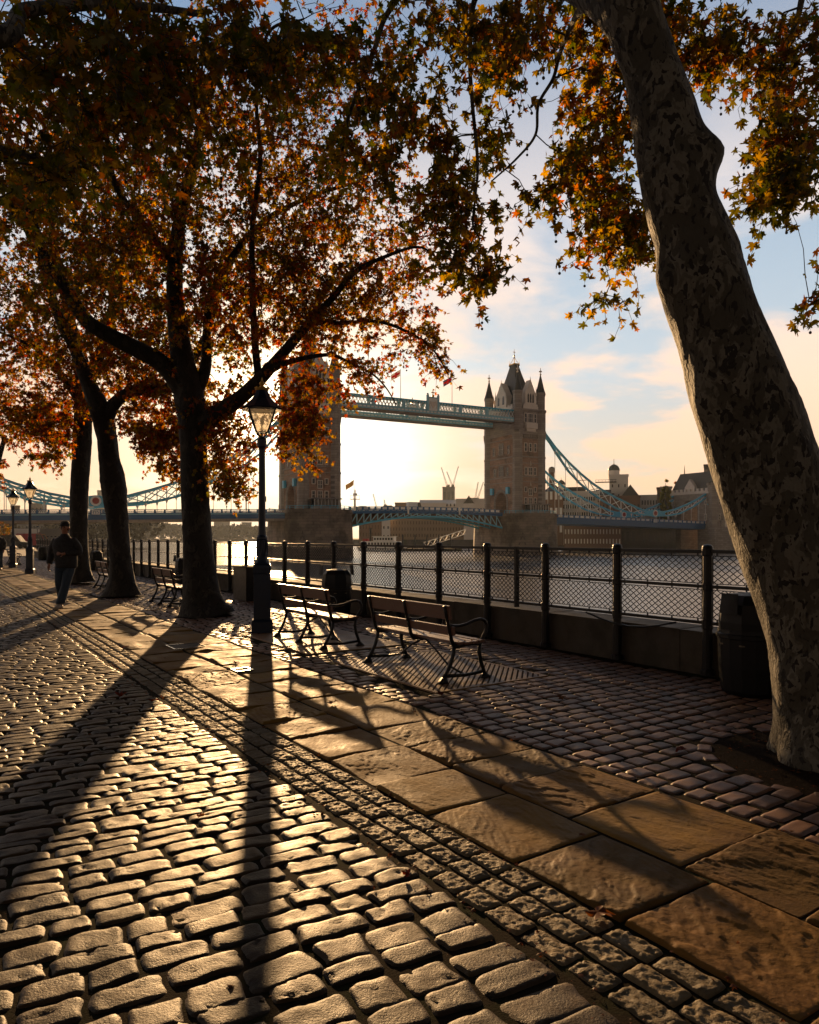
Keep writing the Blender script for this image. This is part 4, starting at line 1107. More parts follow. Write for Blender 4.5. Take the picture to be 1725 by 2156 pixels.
def leaves(pos, size, hi, rs, flat=False, droop=.75):
    n = len(pos); lp = LP[hi]
    o = [(a, r) for a, r in lp]+[(-a, r) for a, r in lp[::-1] if 0 < a < 180]
    ang = np.radians([q[0] for q in o]); rad = np.array([q[1] for q in o]); k = len(o)
    lx = np.concatenate([[.0], rad*np.cos(ang)]); ly = np.concatenate([[0], rad*np.sin(ang)])
    lz = -.30*np.abs(ly)-.16*lx*lx+np.concatenate([[.06], .05*np.cos(ang*5)])
    t = rs.normal(size=(n, 3))*.55; t[:, 2] -= droop
    if flat: t = rs.normal(size=(n, 3)); t[:, 2] *= .1
    t /= np.linalg.norm(t, axis=1)[:, None]
    q = rs.normal(size=(n, 3)); 
    if flat: q = np.zeros((n, 3)); q[:, 2] = 1
    nn = q-t*np.sum(q*t, 1)[:, None]; nn /= np.linalg.norm(nn, axis=1)[:, None]
    s = np.cross(nn, t)
    cz = (rs.random((n, 1))**1.3*3.0+.1)*np.where(rs.random((n, 1)) < .2, -1, 1)
    L = size[:, None]
    asx = .72+.5*rs.random((n, 1)); skew = rs.normal(size=(n, 1))*.18
    v = pos[:, None]+t[:, None]*((lx[None]+skew*ly[None])*L)[:, :, None]+s[:, None]*(ly[None]*asx*L)[:, :, None]+nn[:, None]*(lz[None]*cz*L)[:, :, None]
    K = k+1
    f = np.array([[0, 1+i, 1+(i+1) % k] for i in range(k)])
    F = (f[None]+(np.arange(n)*K)[:, None, None]).reshape(-1, 3)
    return v.reshape(-1, 3), F
def tubes_np(segs, sides=4):
    """segs: (p,q,r0,r1) arrays -> thin prisms"""
    p = np.array([s[0] for s in segs]); q = np.array([s[1] for s in segs]); r0 = np.array([s[2] for s in segs]); r1 = np.array([s[3] for s in segs])
    d = q-p; d /= (np.linalg.norm(d, axis=1)[:, None]+1e-9)
    ref = np.where(np.abs(d[:, 2:3]) > .9, np.array([[1., 0, 0]]), np.array([[0, 0, 1.]]))
    a = np.cross(d, ref); a /= np.linalg.norm(a, axis=1)[:, None]; b = np.cross(d, a)
    th = np.arange(sides)*2*np.pi/sides
    dr = a[:, None]*np.cos(th)[None, :, None]+b[:, None]*np.sin(th)[None, :, None]
    v = np.concatenate([p[:, None]+dr*r0[:, None, None], q[:, None]+dr*r1[:, None, None]], 1).reshape(-1, 3)
    j = np.arange(sides); f = np.stack([j, (j+1) % sides, sides+(j+1) % sides, sides+j], -1)
    return v, (f[None]+(np.arange(len(segs))*2*sides)[:, None, None]).reshape(-1, 4)
def tree(name, label, group, base, limbs, crown, leafm, bark, seed, seg=26, step=.12, rough=.07, bumps=(), flare=.5, lsize=.085, hi=False, seeds=.08, cat='tree', droopy=.35, spray=4, lps=6, fine=True, alt=None):
    rs = np.random.default_rng(seed); base = Vector(base)
    root = empty(name, base, 0, label, cat, group); bv = np.array(base)
    lim = [[(p[0]-bv[0], p[1]-bv[1], p[2]-bv[2], p[3]) for p in L] for L in limbs]
    v, f = limb_mesh(lim, seg, step, rough, [((b_[0][0]-bv[0], b_[0][1]-bv[1], b_[0][2]-bv[2]), b_[1], b_[2]) for b_ in bumps], flare)
    npmesh('trunk', v, f, bark, root, smooth=True)
    # skeleton nodes twigs may start from
    nodes = []; nr = []
    for li, L in enumerate(lim):
        c = catmull(L, .25)
        for q in c:
            if q[2] > 2.6 or li > 0: nodes.append(q[:3]); nr.append(q[3])
    nodes = np.array(nodes); nr = np.array(nr)
    anc = []; am = []; lm_ = []
    for e in crown:
        cx_, cy_, rx, ry, Y0, Y1, cnt = e[:7]
        for _ in range(cnt):
            while True:
                a, b_, c = rs.uniform(-1, 1, 3)
                if a*a+b_*b_+.6*c*c < 1: break
            Y = (Y0+Y1)/2+c*(Y1-Y0)/2
            p = P(cx_+a*rx, cy_+b_*ry, Y); anc.append((p.x-bv[0], p.y-bv[1], p.z-bv[2])); am.append(e[7] if len(e) > 7 else 0)
    anc = np.array(anc)
    d0 = np.array([np.min(np.sum((nodes-a)**2, 1)) for a in anc]); order = np.argsort(d0)
    cap = 60000; ND = np.zeros((cap, 3)); NR = np.zeros(cap); k = len(nodes); ND[:k] = nodes; NR[:k] = nr
    segs = []; lpos = []; seedp = []
    for ai in order:
        a = anc[ai]; dd = ND[:k]-a; nl0 = len(lpos)
        d2 = np.sum(dd*dd, 1); cost = d2*(1+.5*(dd[:, 2] < -.3))
        j = int(np.argmin(cost)); p0 = ND[j].copy(); dist = math.sqrt(d2[j])
        n_ = max(2, int(dist/.22)); r0 = min(NR[j]*.62, .008+.012*dist+.004); r1 = .0055
        mid = (p0+a)/2+rs.normal(size=3)*dist*.13+np.array([0, 0, dist*.10])
        prev = p0; pr = r0; wv = rs.normal(size=3)*.02
        for q in range(1, n_+1):
            t = q/n_; pt = (1-t)**2*p0+2*t*(1-t)*mid+t*t*a+rs.normal(size=3)*.028*(0 if q == n_ else 1)
            r = r0+(r1-r0)*t; segs.append((prev, pt, pr, r)); prev = pt; pr = r
            if k < cap: ND[k] = pt; NR[k] = r; k += 1
            if q > n_*.35 and rs.random() < .5: lpos.append(pt+rs.normal(size=3)*.05)
        for s in range(spray):
            L = .22+.38*rs.random(); d = rs.normal(size=3); d[2] = d[2]*.5-droopy; d /= np.linalg.norm(d)
            m_ = 3; pp = a; r = .0045
            for q in range(m_):
                d = d+np.array([0, 0, -.22])+rs.normal(size=3)*.38; d /= np.linalg.norm(d)
                nx = pp+d*L/m_; segs.append((pp, nx, r, r*.75)); r *= .75
                for _ in range(max(1, int(round(lps/m_)))):
                    lpos.append(pp+(nx-pp)*rs.random()+rs.normal(size=3)*.035)
                pp = nx
            lpos.append(pp)
            if rs.random() < seeds:
                z = .05+.09*rs.random(); e2 = pp-np.array([0, 0, z]); segs.append((pp, e2, .0012, .0012)); seedp.append(e2)
                if rs.random() < .5: e3 = e2-np.array([0, 0, .07]); segs.append((e2, e3, .0012, .0012)); seedp.append(e3)
        lm_ += [am[ai]]*(len(lpos)-nl0)
    lpos = np.array(lpos); sz = lsize*(.6+.65*rs.random(len(lpos)))
    v, f = tubes_np(segs, 4)
    if seedp:   # hanging seed balls belong to the twigs
        b = MB(); b.ball((0, 0, 0), .016, 6, 4); sb = np.array(b.v); sf = np.array(b.f)
        sp_ = np.array(seedp); k0 = len(v); v = np.concatenate([v, (sp_[:, None]+sb[None]).reshape(-1, 3)])
        f = np.concatenate([f, (sf[None]+(k0+np.arange(len(sp_))*len(sb))[:, None, None]).reshape(-1, 4)])
    cr = npmesh('twigs', v, f, M['twig'], root)
    v, f = leaves(lpos, sz, hi, rs); co = npmesh('crown', v, f, leafm, root)
    if alt:
        co.data.materials.append(alt); co.data.polygons.foreach_set('material_index', np.repeat(np.array(lm_, np.int32), len(f)//len(lpos)))
    print(name, 'leaves', len(lpos))
    return root
def PL(pts):
    """(px,py,Y,r_px) -> world x,y,z,r"""
    out = []
    for px_, py_, Y, r in pts:
        p = P(px_, py_, Y); out.append((p.x, p.y, p.z, r*Y/1500))
    return out
# --- nearest leaning trunk, right
E_ = [(-330, 1180, 1265, 4.6), (-200, 1205, 1300, 4.6), (-60, 1250, 1362, 4.6), (0, 1268, 1378, 4.62), (70, 1290, 1400, 4.64), (150, 1318, 1428, 4.66), (240, 1333, 1462, 4.68), (300, 1341, 1480, 4.7), (360, 1350, 1492, 4.7), (440, 1366, 1508, 4.72), (500, 1381, 1533, 4.74), (570, 1388, 1553, 4.75), (620, 1402, 1574, 4.76), (700, 1430, 1603, 4.77), (800, 1452, 1643, 4.78), (900, 1481, 1683, 4.8), (1000, 1514, 1722, 4.8), (1100, 1548, 1760, 4.82), (1180, 1570, 1790, 4.82), (1300, 1610, 1826, 4.82), (1400, 1632, 1850, 4.82), (1500, 1645, 1868, 4.82), (1560, 1648, 1880, 4.82), (1640, 1650, 1885, 4.82)]
tr = PL([((a+b_)/2, y, Y, (b_-a)/2) for y, a, b_, Y in E_[::-1]])
bm_ = [(tuple(P(1508, 318, 4.6)), .13, .11), (tuple(P(1392, 590, 4.7)), .09, .03), (tuple(P(1645, 1440, 4.7)), .12, .04), (tuple(P(1560, 1140, 4.7)), .12, .035), (tuple(P(1470, 860, 4.7)), .1, .03), (tuple(P(1540, 520, 4.7)), .11, .03)]
limb1 = PL([(1330, 60, 4.64, 42), (1250, -10, 4.9, 34), (1130, -60, 5.6, 26), (960, -100, 6.6, 20), (800, -90, 7.4, 14), (700, -30, 8, 8)])
limb2 = PL([(1215, -210, 4.6, 40), (1300, -330, 5.2, 30), (1480, -380, 6.2, 24), (1640, -300, 7, 16), (1700, -120, 7.3, 10), (1685, 15, 7.3, 6), (1668, 70, 7.3, 5), (1650, 143, 7.3, 3)])
limb3 = PL([(1130, -60, 5.6, 18), (1060, -60, 6.6, 9), (1000, 0, 7.2, 6), (990, 122, 7.3, 4.5), (995, 220, 7.3, 4), (1006, 342, 7.3, 3.2), (1001, 415, 7.3, 2.6), (996, 474, 7.4, 2.2), (1011, 503, 7.5, 1.6)])
limb4 = PL([(1000, -40, 6.6, 12), (880, -40, 7.4, 8), (815, 30, 7.8, 5.5), (790, 100, 7.9, 5), (760, 175, 8, 4.2), (732, 254, 8, 3.4), (720, 320, 8, 2.4)])
limb5 = PL([(1250, -10, 4.9, 16), (1210, 40, 5.9, 6), (1180, 110, 6.6, 4.2), (1165, 165, 6.9, 3.6), (1134, 220, 7, 3.2), (1128, 283, 7.1, 2.8), (1090, 332, 7.1, 2.3), (1036, 381, 7.2, 1.5)])
limb6 = PL([(1420, -360, 6, 14), (1380, -150, 7, 7), (1350, 60, 7.6, 4), (1300, 220, 7.8, 3), (1270, 380, 7.8, 2), (1275, 560, 7.8, 1.2)])
crownR = [(900, 110, 250, 150, 6.6, 9, 48), (880, 320, 190, 170, 7, 9, 42), (960, 470, 90, 80, 7, 8.4, 14), (1010, 560, 50, 70, 7.2, 7.9, 7), (1150, 60, 150, 70, 6, 8.5, 24), (1280, 320, 90, 210, 6.8, 8.6, 36), (1330, 480, 50, 90, 6.8, 8.2, 13), (1215, 380, 80, 60, 6.8, 7.8, 9), (1150, 420, 50, 25, 6.9, 7.6, 3), (1290, 130, 110, 140, 6.8, 8.6, 26), (1440, 60, 110, 110, 6.8, 8.6, 30), (1650, 350, 70, 120, 6.6, 8, 34), (1680, 150, 80, 140, 6.6, 8, 26), (1590, 130, 30, 60, 7, 8, 3), (1270, 625, 26, 14, 7.6, 7.8, 2), (1705, 622, 22, 10, 6.8, 7.2, 2), (1560, 60, 60, 60, 7, 8.5, 6), (1330, -160, 300, 120, 6, 10, 40)]
tree('plane_tree', 'big leaning plane tree with mottled bark rising out of the right side of the picture', 'plane trees along the riverside walk', Gd(1752, 1600), [tr, limb1, limb2, limb3, limb4, limb5, limb6], crownR, M['leafG'], M['bark'], 11, seg=64, step=.035, rough=.06, bumps=bm_, flare=.22, lsize=.073, hi=True, seeds=.13, droopy=.4, lps=5, spray=4)
# --- middle tree
T1 = PL([(434, 1300, 13.8, 45), (427, 1265, 13.8, 38), (419, 1180, 13.8, 32), (412, 1060, 13.8, 28.5), (408, 950, 13.8, 27.5), (404, 880, 13.8, 29), (396, 820, 13.8, 30), (385, 760, 13.7, 24), (375, 690, 13.6, 20), (368, 600, 13.4, 17), (375, 490, 13.2, 14), (400, 370, 13, 11), (430, 240, 12.8, 9), (470, 110, 12.4, 7), (520, -20, 12, 5)])
La = PL([(410, 905, 13.8, 22), (450, 875, 13.7, 19), (500, 842, 13.5, 16), (540, 806, 13.4, 14), (575, 768, 13.2, 12), (615, 722, 13, 10.5), (660, 670, 12.9, 8.5), (700, 628, 12.8, 7), (745, 575, 12.6, 5.5), (800, 545, 12.4, 4), (880, 520, 12.2, 2.6), (925, 548, 12.1, 1.5)])
Lb = PL([(560, 785, 13.3, 8), (610, 762, 13, 5.5), (692, 747, 12.8, 4), (736, 764, 12.7, 3), (782, 786, 12.6, 2.2), (812, 815, 12.5, 1.6), (835, 852, 12.5, 1)])
Lc = PL([(650, 680, 12.9, 6), (720, 680, 12.6, 4.5), (800, 678, 12.4, 3.6), (870, 705, 12.3, 2.8), (915, 740, 12.2, 2), (945, 790, 12.2, 1.2)])
Ld = PL([(545, 800, 13.4, 8.5), (537, 720, 13.2, 7.5), (532, 600, 13, 6.8), (532, 480, 12.8, 6), (548, 340, 12.6, 5), (540, 200, 12.2, 4), (565, 70, 11.8, 3.4), (640, 40, 11.5, 2)])
Le = PL([(396, 838, 13.8, 22), (345, 768, 13.6, 19), (262, 722, 13.3, 17), (185, 677, 13, 15), (138, 606, 12.8, 13), (92, 530, 12.5, 12), (50, 421, 12.2, 10), (20, 350, 12, 8), (-20, 260, 11.8, 6)])
Lf = PL([(400, 850, 13.8, 16), (432, 780, 13.9, 12), (436, 700, 14, 9), (452, 600, 14.2, 7.5), (540, 480, 14.3, 6), (640, 420, 14.3, 4.5), (760, 380, 14.3, 3)])
Lg = PL([(372, 560, 13.4, 9), (300, 470, 13, 7), (240, 380, 12.6, 6), (230, 240, 12.2, 5), (300, 120, 12, 4), (380, 40, 11.6, 3)])
crown1 = [(480, 480, 300, 300, 11.5, 16.5, 300), (480, 480, 300, 300, 11.5, 16.5, 90, 1), (690, 470, 230, 200, 12, 15.5, 90), (690, 470, 230, 200, 12, 15.5, 80, 1), (560, 620, 200, 110, 11.5, 15, 40), (560, 620, 200, 110, 11.5, 15, 80, 1), (632, 840, 62, 105, 12.3, 14.5, 46, 1), (630, 925, 42, 75, 12.3, 14, 24, 1), (483, 935, 52, 95, 12.6, 14.4, 46, 1), (450, 850, 65, 80, 13, 15, 44, 1), (490, 1015, 32, 36, 12.8, 14, 9), (770, 690, 150, 95, 11.8, 13.5, 44, 1), (730, 790, 110, 50, 12.2, 13.2, 16, 1), (830, 600, 110, 80, 12, 13.6, 34, 1), (920, 740, 40, 70, 12, 12.8, 9, 1), (210, 420, 200, 260, 11, 14, 170), (450, 170, 300, 130, 10.5, 14, 120), (700, 220, 180, 150, 11, 14, 50), (730, 120, 120, 120, 10.5, 13, 12, 1), (300, -150, 500, 160, 10, 16, 60)]
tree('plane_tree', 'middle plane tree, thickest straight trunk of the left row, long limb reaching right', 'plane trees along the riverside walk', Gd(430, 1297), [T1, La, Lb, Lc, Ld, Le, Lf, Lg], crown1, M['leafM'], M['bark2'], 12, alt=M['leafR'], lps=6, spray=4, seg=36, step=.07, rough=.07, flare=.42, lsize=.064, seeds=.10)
# --- curved trunk
T2 = PL([(258, 1253, 18.1, 32), (256, 1200, 18.1, 23), (252, 1150, 18.1, 21.5), (246, 1080, 18.1, 22), (238, 1010, 18.1, 25), (230, 965, 18.1, 21), (225, 920, 18.1, 20), (218, 885, 18.1, 21), (206, 850, 18, 20), (186, 805, 18, 15), (160, 740, 17.8, 12), (122, 660, 17.6, 10), (90, 560, 17.4, 8), (52, 470, 17, 7), (20, 380, 16.6, 6)])
T2b = PL([(222, 885, 18.1, 16), (242, 850, 18, 13), (270, 828, 17.9, 12), (310, 820, 17.7, 11.5), (350, 818, 17.5, 10), (400, 770, 17.2, 8), (440, 690, 17, 6.5), (470, 590, 16.8, 5), (520, 500, 16.6, 3)])
T2c = PL([(190, 810, 18, 10), (215, 740, 18.3, 8), (235, 640, 18.6, 6), (260, 520, 18.8, 5), (250, 380, 18.8, 4)])
crown2 = [(150, 560, 210, 230, 15.5, 20, 250), (340, 870, 90, 90, 15.8, 18.5, 70, 1), (370, 945, 65, 75, 15.8, 18, 42, 1), (300, 760, 130, 90, 16, 20, 70, 1), (350, 600, 200, 200, 16.5, 20, 120), (120, 250, 240, 220, 14.5, 18, 110), (95, 880, 75, 70, 16, 18, 30, 1), (90, 960, 35, 28, 16.2, 17.4, 7)]
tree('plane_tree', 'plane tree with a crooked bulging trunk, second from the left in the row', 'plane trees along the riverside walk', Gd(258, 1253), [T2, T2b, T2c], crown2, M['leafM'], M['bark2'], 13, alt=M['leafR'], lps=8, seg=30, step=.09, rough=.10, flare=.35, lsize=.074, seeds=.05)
# --- left straight trunk
T3 = PL([(171, 1226, 23.2, 24), (168, 1180, 23.2, 18.5), (166, 1100, 23.2, 17.5), (168, 1020, 23.2, 18), (173, 940, 23.2, 18.5), (176, 870, 23.2, 18), (176, 800, 23.2, 17), (168, 740, 23, 13), (150, 680, 22.8, 10), (130, 590, 22.4, 8), (110, 480, 22, 6), (100, 350, 22, 4)])
T3b = PL([(172, 850, 23.2, 10), (130, 790, 22.6, 7), (90, 745, 22, 5), (50, 720, 21.6, 3.5), (0, 700, 21, 2)])
T3c = PL([(176, 810, 23.2, 9), (205, 745, 23.6, 7), (240, 670, 24, 5), (280, 600, 24, 3)])
crown3 = [(70, 810, 130, 110, 20.5, 25, 190), (150, 700, 150, 100, 20.5, 25, 90), (60, 640, 150, 120, 20, 25, 90), (330, 820, 130, 100, 22, 26, 80), (95, 915, 60, 50, 20.8, 23, 30), (25, 880, 40, 60, 20.5, 23, 16)]
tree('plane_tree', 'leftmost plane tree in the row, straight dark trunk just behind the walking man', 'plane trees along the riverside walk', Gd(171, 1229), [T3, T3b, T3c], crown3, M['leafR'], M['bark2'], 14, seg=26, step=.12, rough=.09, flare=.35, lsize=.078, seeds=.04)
# --- far tree at the left edge
b5 = W(47.5, 3.3)
T5 = [(b5.x, b5.y, 0, .35), (b5.x-.3, b5.y, 2.5, .28), (b5.x-.2, b5.y, 5, .22), (b5.x+.6, b5.y, 8, .12)]
tree('plane_tree', 'distant red leaved tree just showing at the left edge above the far lamp posts', 'plane trees along the riverside walk', b5, [T5], [(-35, 990, 48, 75, 43, 50, 70)], M['leafR'], M['bark2'], 15, seg=16, step=.3, flare=.3, lsize=.12, seeds=0)
# --- near overhanging tree, trunk outside the frame on the left
b6 = W(.2, 10.6)
T6 = [(b6.x, b6.y, -.02, .42), (b6.x-.05, b6.y, 1.2, .30), (b6.x+.1, b6.y+.2, 3.2, .27), (b6.x+.4, b6.y+.6, 5.2, .2), (b6.x+.9, b6.y+1.2, 6.8, .12)]
T6b = [(b6.x+.3, b6.y+.5, 4.4, .15)]+[tuple(x) for x in PL([(-120, 60, 4.4, 26), (60, 20, 5.2, 14), (250, 10, 6, 10), (430, 30, 6.8, 6)])]
T6c = [(b6.x+.35, b6.y+.55, 4.8, .14)]+[tuple(x) for x in PL([(-200, 260, 4.8, 20), (-60, 300, 5.4, 12), (60, 330, 6, 7)])]
tree('plane_tree', 'near plane tree left of the frame whose dark leaves fill the top left corner', 'plane trees along the riverside walk', b6, [T6, T6b, T6c], [(170, 110, 250, 170, 4.8, 7.4, 62), (480, 60, 180, 90, 5.2, 7.5, 26), (70, 330, 130, 150, 5.2, 7.4, 22), (330, 270, 170, 110, 5.6, 8, 22), (600, 120, 90, 110, 6.4, 8, 9)], M['leafG'], M['bark'], 16, seg=32, step=.08, flare=.4, lsize=.066, hi=True, seeds=.1, lps=7, spray=5)
PIECE = {'girder': 'girder', 'moulding': 'moulding', 'windows': 'window', 'opening': 'opening', 'pinnacle': 'pinnacle', 'cross_beams': 'cross_beam', 'mullion': 'mullion', 'inner_bars': 'bar', 'crest_pillar': 'crest_pillar', 'fender': 'fender'}
# ================================================================ background
def block(name, label, cat, group, px0, px1, ytop, Y, depth=18, z0=-2., m='tan', roof='flat', cols=0, rows=0, rh=4., wm='paneglass', wz=None, parent=None, rmat='slate', wsize=(.55, .6)):
    xc = (px0+px1)/2; c = P(xc, 1132, Y); c.z = 0; wd = (px1-px0)/1500*Y; H = EYE+(1132-ytop)*Y/1500
    rz = -math.atan2(c.x, c.y)
    r = empty(name, (c.x, c.y, z0), rz, label, cat, group) if parent is None else parent
    if parent is None: pass
    h = H-z0-(rh if roof != 'flat' else 0); hw = wd/2
    MB().box(-hw, hw, 0, depth, 0, h).build('wall', M[m], r)
    if roof == 'gable':
        MB().prism([(-.3, h), (depth+.3, h), (depth/2, h+rh)], -hw-.3, hw+.3, 'x').build('roof', M[rmat], r)
    elif roof == 'gablef':
        MB().prism([(-hw-.2, h), (hw+.2, h), (0, h+rh)], -.3, depth, 'y').build('roof', M[rmat], r)
    elif roof == 'hip':
        b = MB(); b.add([(-hw-.4, -.4, h), (hw+.4, -.4, h), (hw+.4, depth+.4, h), (-hw-.4, depth+.4, h), (-hw+rh, depth/2, h+rh), (hw-rh, depth/2, h+rh)], [(0, 1, 5, 4), (1, 2, 5), (2, 3, 4, 5), (3, 0, 4), (3, 2, 1, 0)]); b.build('roof', M[rmat], r)
    else:
        MB().box(-hw-.25, hw+.25, -.25, depth+.25, h+.002, h+.7).build('roof', M[m], r)
    if cols:
        zb = wz[0]-z0 if wz else 1.5; ztp = (wz[1]-z0) if wz else h-1
        st = wd/cols; sr = (ztp-zb)/rows; proto = None
        for i in range(cols):
            for j in range(rows):
                x = -hw+(i+.5)*st; z = zb+(j+.5)*sr
                if proto is None:
                    a, b_ = st*wsize[0]/2, sr*wsize[1]/2
                    proto = MB().box(-a, a, -.12, .05, -b_, b_).build('window', M[wm], r); proto.location = (x, 0, z)
                else:
                    o = proto.copy(); o.location = (x, 0, z); col.objects.link(o); o.parent = r
    return r
G1 = 'riverside buildings beyond the bridge'
# right bank land and river wall
south = [Vector((900, 150, 0)), Vector((215, 262, 0)), Vector((132, 322, 0)), Vector((70, 372, 0)), Vector((10, 430, 0)), Vector((-60, 560, 0)), Vector((-160, 900, 0)), Vector((-150, 1500, 0)), Vector((900, 1500, 0))]
b = MB(); b.add([(p.x, p.y, .2) for p in south], [tuple(range(len(south)))]); n = len(south)
struct(b.build('far_land', M['ground']))
b = MB(); q = south[:8]
b.add([(p.x, p.y, .25) for p in q]+[(p.x, p.y, -9) for p in q]+[(p.x+2, p.y+3, .25) for p in q], [(i, i+1, i+9, i+8) for i in range(7)]+[(i, i+16, i+17, i+1) for i in range(7)])
tag(b.build('embankment_wall', M['wharf']), 'long dark river wall along the far bank below the buildings', 'wall')
fs = [Vector((-1400, 900, 0)), Vector((-420, 905, 0)), Vector((-170, 1150, 0)), Vector((-170, 1800, 0)), Vector((-1400, 1800, 0))]
b = MB(); b.add([(p.x, p.y, 0) for p in fs]+[(p.x, p.y, -8) for p in fs], [(0, 1, 2, 3, 4), (0, 5, 6, 1), (1, 6, 7, 2)]); struct(b.build('far_shore', M['ground']))
# --- right of the right tower
block('brick_building', 'brown brick building with white arched windows just right of the right tower', 'building', G1, 1146, 1186, 1016, 318, 20, m='brownbrick', roof='hip', cols=4, rows=3, wm='white', wz=(2, 24), wsize=(.5, .5))
ch = Gd(1162, 1132+1500*1.5/335); 
r = empty('brick_chimney', (P(1162, 1132, 334).x, 334, 0), 0, 'round brick chimney with a pale cap right of the right tower', 'chimney')
MB().lathe([(1.5, 0), (1.25, 32)], (0, 0, 0), 12).build('stack', M['brownbrick'], r); MB().lathe([(1.5, 32), (1.6, 33.5), (1.2, 34.4), (.3, 34.8)], (0, 0, 0), 12).build('cap', M['bgrey'], r)
rr_b = block('slate_roof_building', 'slate roofed building carrying a small white domed cupola', 'building', G1, 1184, 1232, 1023, 345, 16, m='brownbrick', roof='gable', rh=7, cols=6, rows=3)
b = MB(); c = (-6.0, 8, EYE+(1132-1023)*.23+2); b.lathe([(1.9, -3), (1.9, 1.2), (2.2, 1.3)], c, 10); cu = b.build('cupola', M['white'], rr_b)
MB().lathe([(2.2, 1.3), (1.9, 2.3), (1.0, 3.2), (.1, 3.7), (.05, 4.9)], c, 10).build('dome', M['slate'], cu)
block('white_terrace', 'long white building with rows of windows behind the right side span', 'building', G1, 1186, 1262, 1037, 326, 14, m='cream', cols=16, rows=4, wz=(7, 21), wsize=(.6, .5))
block('white_gable_house', 'narrow white building with a dark gable beside the domed white tower', 'building', G1, 1256, 1285, 1029, 322, 14, m='cream', roof='gable', rh=3, cols=3, rows=4, wz=(6, 20), wsize=(.35, .4))
rb = block('white_tower_building', 'tall white brewery tower topped by a green grey dome', 'building', G1, 1284, 1322, 1002, 332, 12, m='cream', cols=3, rows=3, wz=(14, 28), wsize=(.2, .3))
c = (-2.2, 6, EYE+(1132-1002)*332/1500+2)
dr = MB().lathe([(2.6, -1), (2.6, 2.9), (2.9, 3.0)], c, 16).build('drum', M['cream'], rb)
MB().lathe([(2.75, 3.0), (2.6, 4.0), (2.0, 5.1), (1.1, 5.8), (.2, 6.1), (.1, 8.6)], c, 16).build('dome', M['domegreen'] if 'domegreen' in M else M.setdefault('domegreen', mat('weathered copper', (.12, .15, .12), .6, .3, .5)), dr)
b = MB(); zz_ = EYE+(1132-1014)*332/1500+2
b.box(-10.5, -1, -1.5, 0, zz_-.4, zz_); b.box(-10.5, -1, -1.5, -1.4, zz_+.8, zz_+.95); b.box(-10.5, -2, -1.5, 0, zz_-6, zz_-5.6)
for k in range(7): b.box(-10.5+k*1.5, -10.4+k*1.5, -1.5, -1.4, zz_, zz_+.9)
b.build('balcony', M['iron'], rb)
block('glass_gable_building', 'glazed gable fronted building right of the white tower', 'building', G1, 1311, 1344, 1020, 316, 14, m='brownbrick', roof='gablef', rh=5, cols=4, rows=6, wm='hazeglass' if 'hazeglass' in M else 'paneglass', wz=(2, 21), wsize=(.8, .8))
block('brown_warehouse', 'brown brick warehouse behind the low point of the suspension chain', 'building', G1, 1262, 1346, 1047, 308, 12, m='brownbrick', cols=12, rows=3, wz=(3, 17), wsize=(.35, .5))
block('low_white_building', 'low white building with a red band between the warehouse and the yellow tree', 'building', G1, 1345, 1390, 1045, 320, 14, m='cream', cols=8, rows=2, wz=(12, 19))
block('brown_block', 'narrow brown block just left of the yellow tree', 'building', G1, 1384, 1398, 1029, 318, 12, m='brownbrick', cols=2, rows=5)
block('modern_block', 'dark modern block rising behind the stone gatehouse beside the big trunk', 'building', G1, 1484, 1520, 980, 345, 16, m='slate', cols=4, rows=8, wm='hazegrey')
block('modern_block', 'squat dark block behind the gatehouse roof, left of the taller modern one', 'building', G1, 1462, 1486, 1003, 352, 16, m='slate', cols=3, rows=5, wm='hazegrey')
block('riverside_range', 'brown riverside building seen below the right side span', 'building', G1, 1189, 1306, 1106, 298, 8, z0=-4, m='brownbrick', cols=18, rows=2, wm='cream', wz=(-2, 6), wsize=(.4, .5))
block('riverside_range', 'dark low building below the bridge deck next to the gatehouse', 'building', G1, 1307, 1420, 1108, 300, 8, z0=-4, m='wharf', cols=10, rows=1, wm='paneglass', wz=(-1, 5), wsize=(.5, .7))
block('riverside_range', 'brown riverside building right of the gatehouse, hidden behind the big trunk', 'building', G1, 1560, 1640, 1078, 300, 14, m='brownbrick', cols=10, rows=3)
block('riverside_range', 'long low brown building farther right along the far bank', 'building', G1, 1650, 1850, 1090, 290, 14, m='tan', roof='hip', rh=3, cols=20, rows=2)
# --- between the towers
block('wharf_warehouse', 'long brown wharf warehouse seen under the opening span', 'building', G1, 820, 1000, 1088, 455, 16, m='tan', cols=30, rows=3, wm='litglass', wz=(1, 13), wsize=(.35, .5))
block('wharf_warehouse', 'brown warehouse by the left end of the opening span, under the roadway', 'building', G1, 756, 819, 1094, 470, 16, m='brownbrick', cols=10, rows=2, wm='litglass', wz=(1, 11), wsize=(.35, .5))
block('white_slab', 'pale plain tower between the wharf warehouses, behind the river boat', 'building', G1, 804, 822, 1079, 440, 10, m='cream', cols=2, rows=3, wsize=(.3, .3))
block('stepped_white_building', 'large pale stepped apartment building above the middle of the opening span', 'building', G1, 884, 976, 1051, 470, 20, m='cream', roof='gable', rh=3.5, cols=12, rows=2, wz=(17, 25), wsize=(.35, .45), rmat='cream')
block('stepped_white_building', 'pale lower wing in front of the large stepped building', 'building', G1, 874, 940, 1061, 463, 6, m='cream', cols=12, rows=1, wz=(13, 20), wsize=(.5, .4))
block('terrace_building', 'brown terrace with pale balconies left of the large pale building', 'building', G1, 832, 878, 1060, 480, 16, m='tan', cols=12, rows=2, wm='cream', wz=(13, 23), wsize=(.5, .4))
block('terrace_building', 'low hazy building at the left end of the row under the glowing sky', 'building', G1, 800, 834, 1063, 500, 16, m='tan', roof='hip', rh=3, cols=6, rows=1, wm='cream', wz=(16, 19))
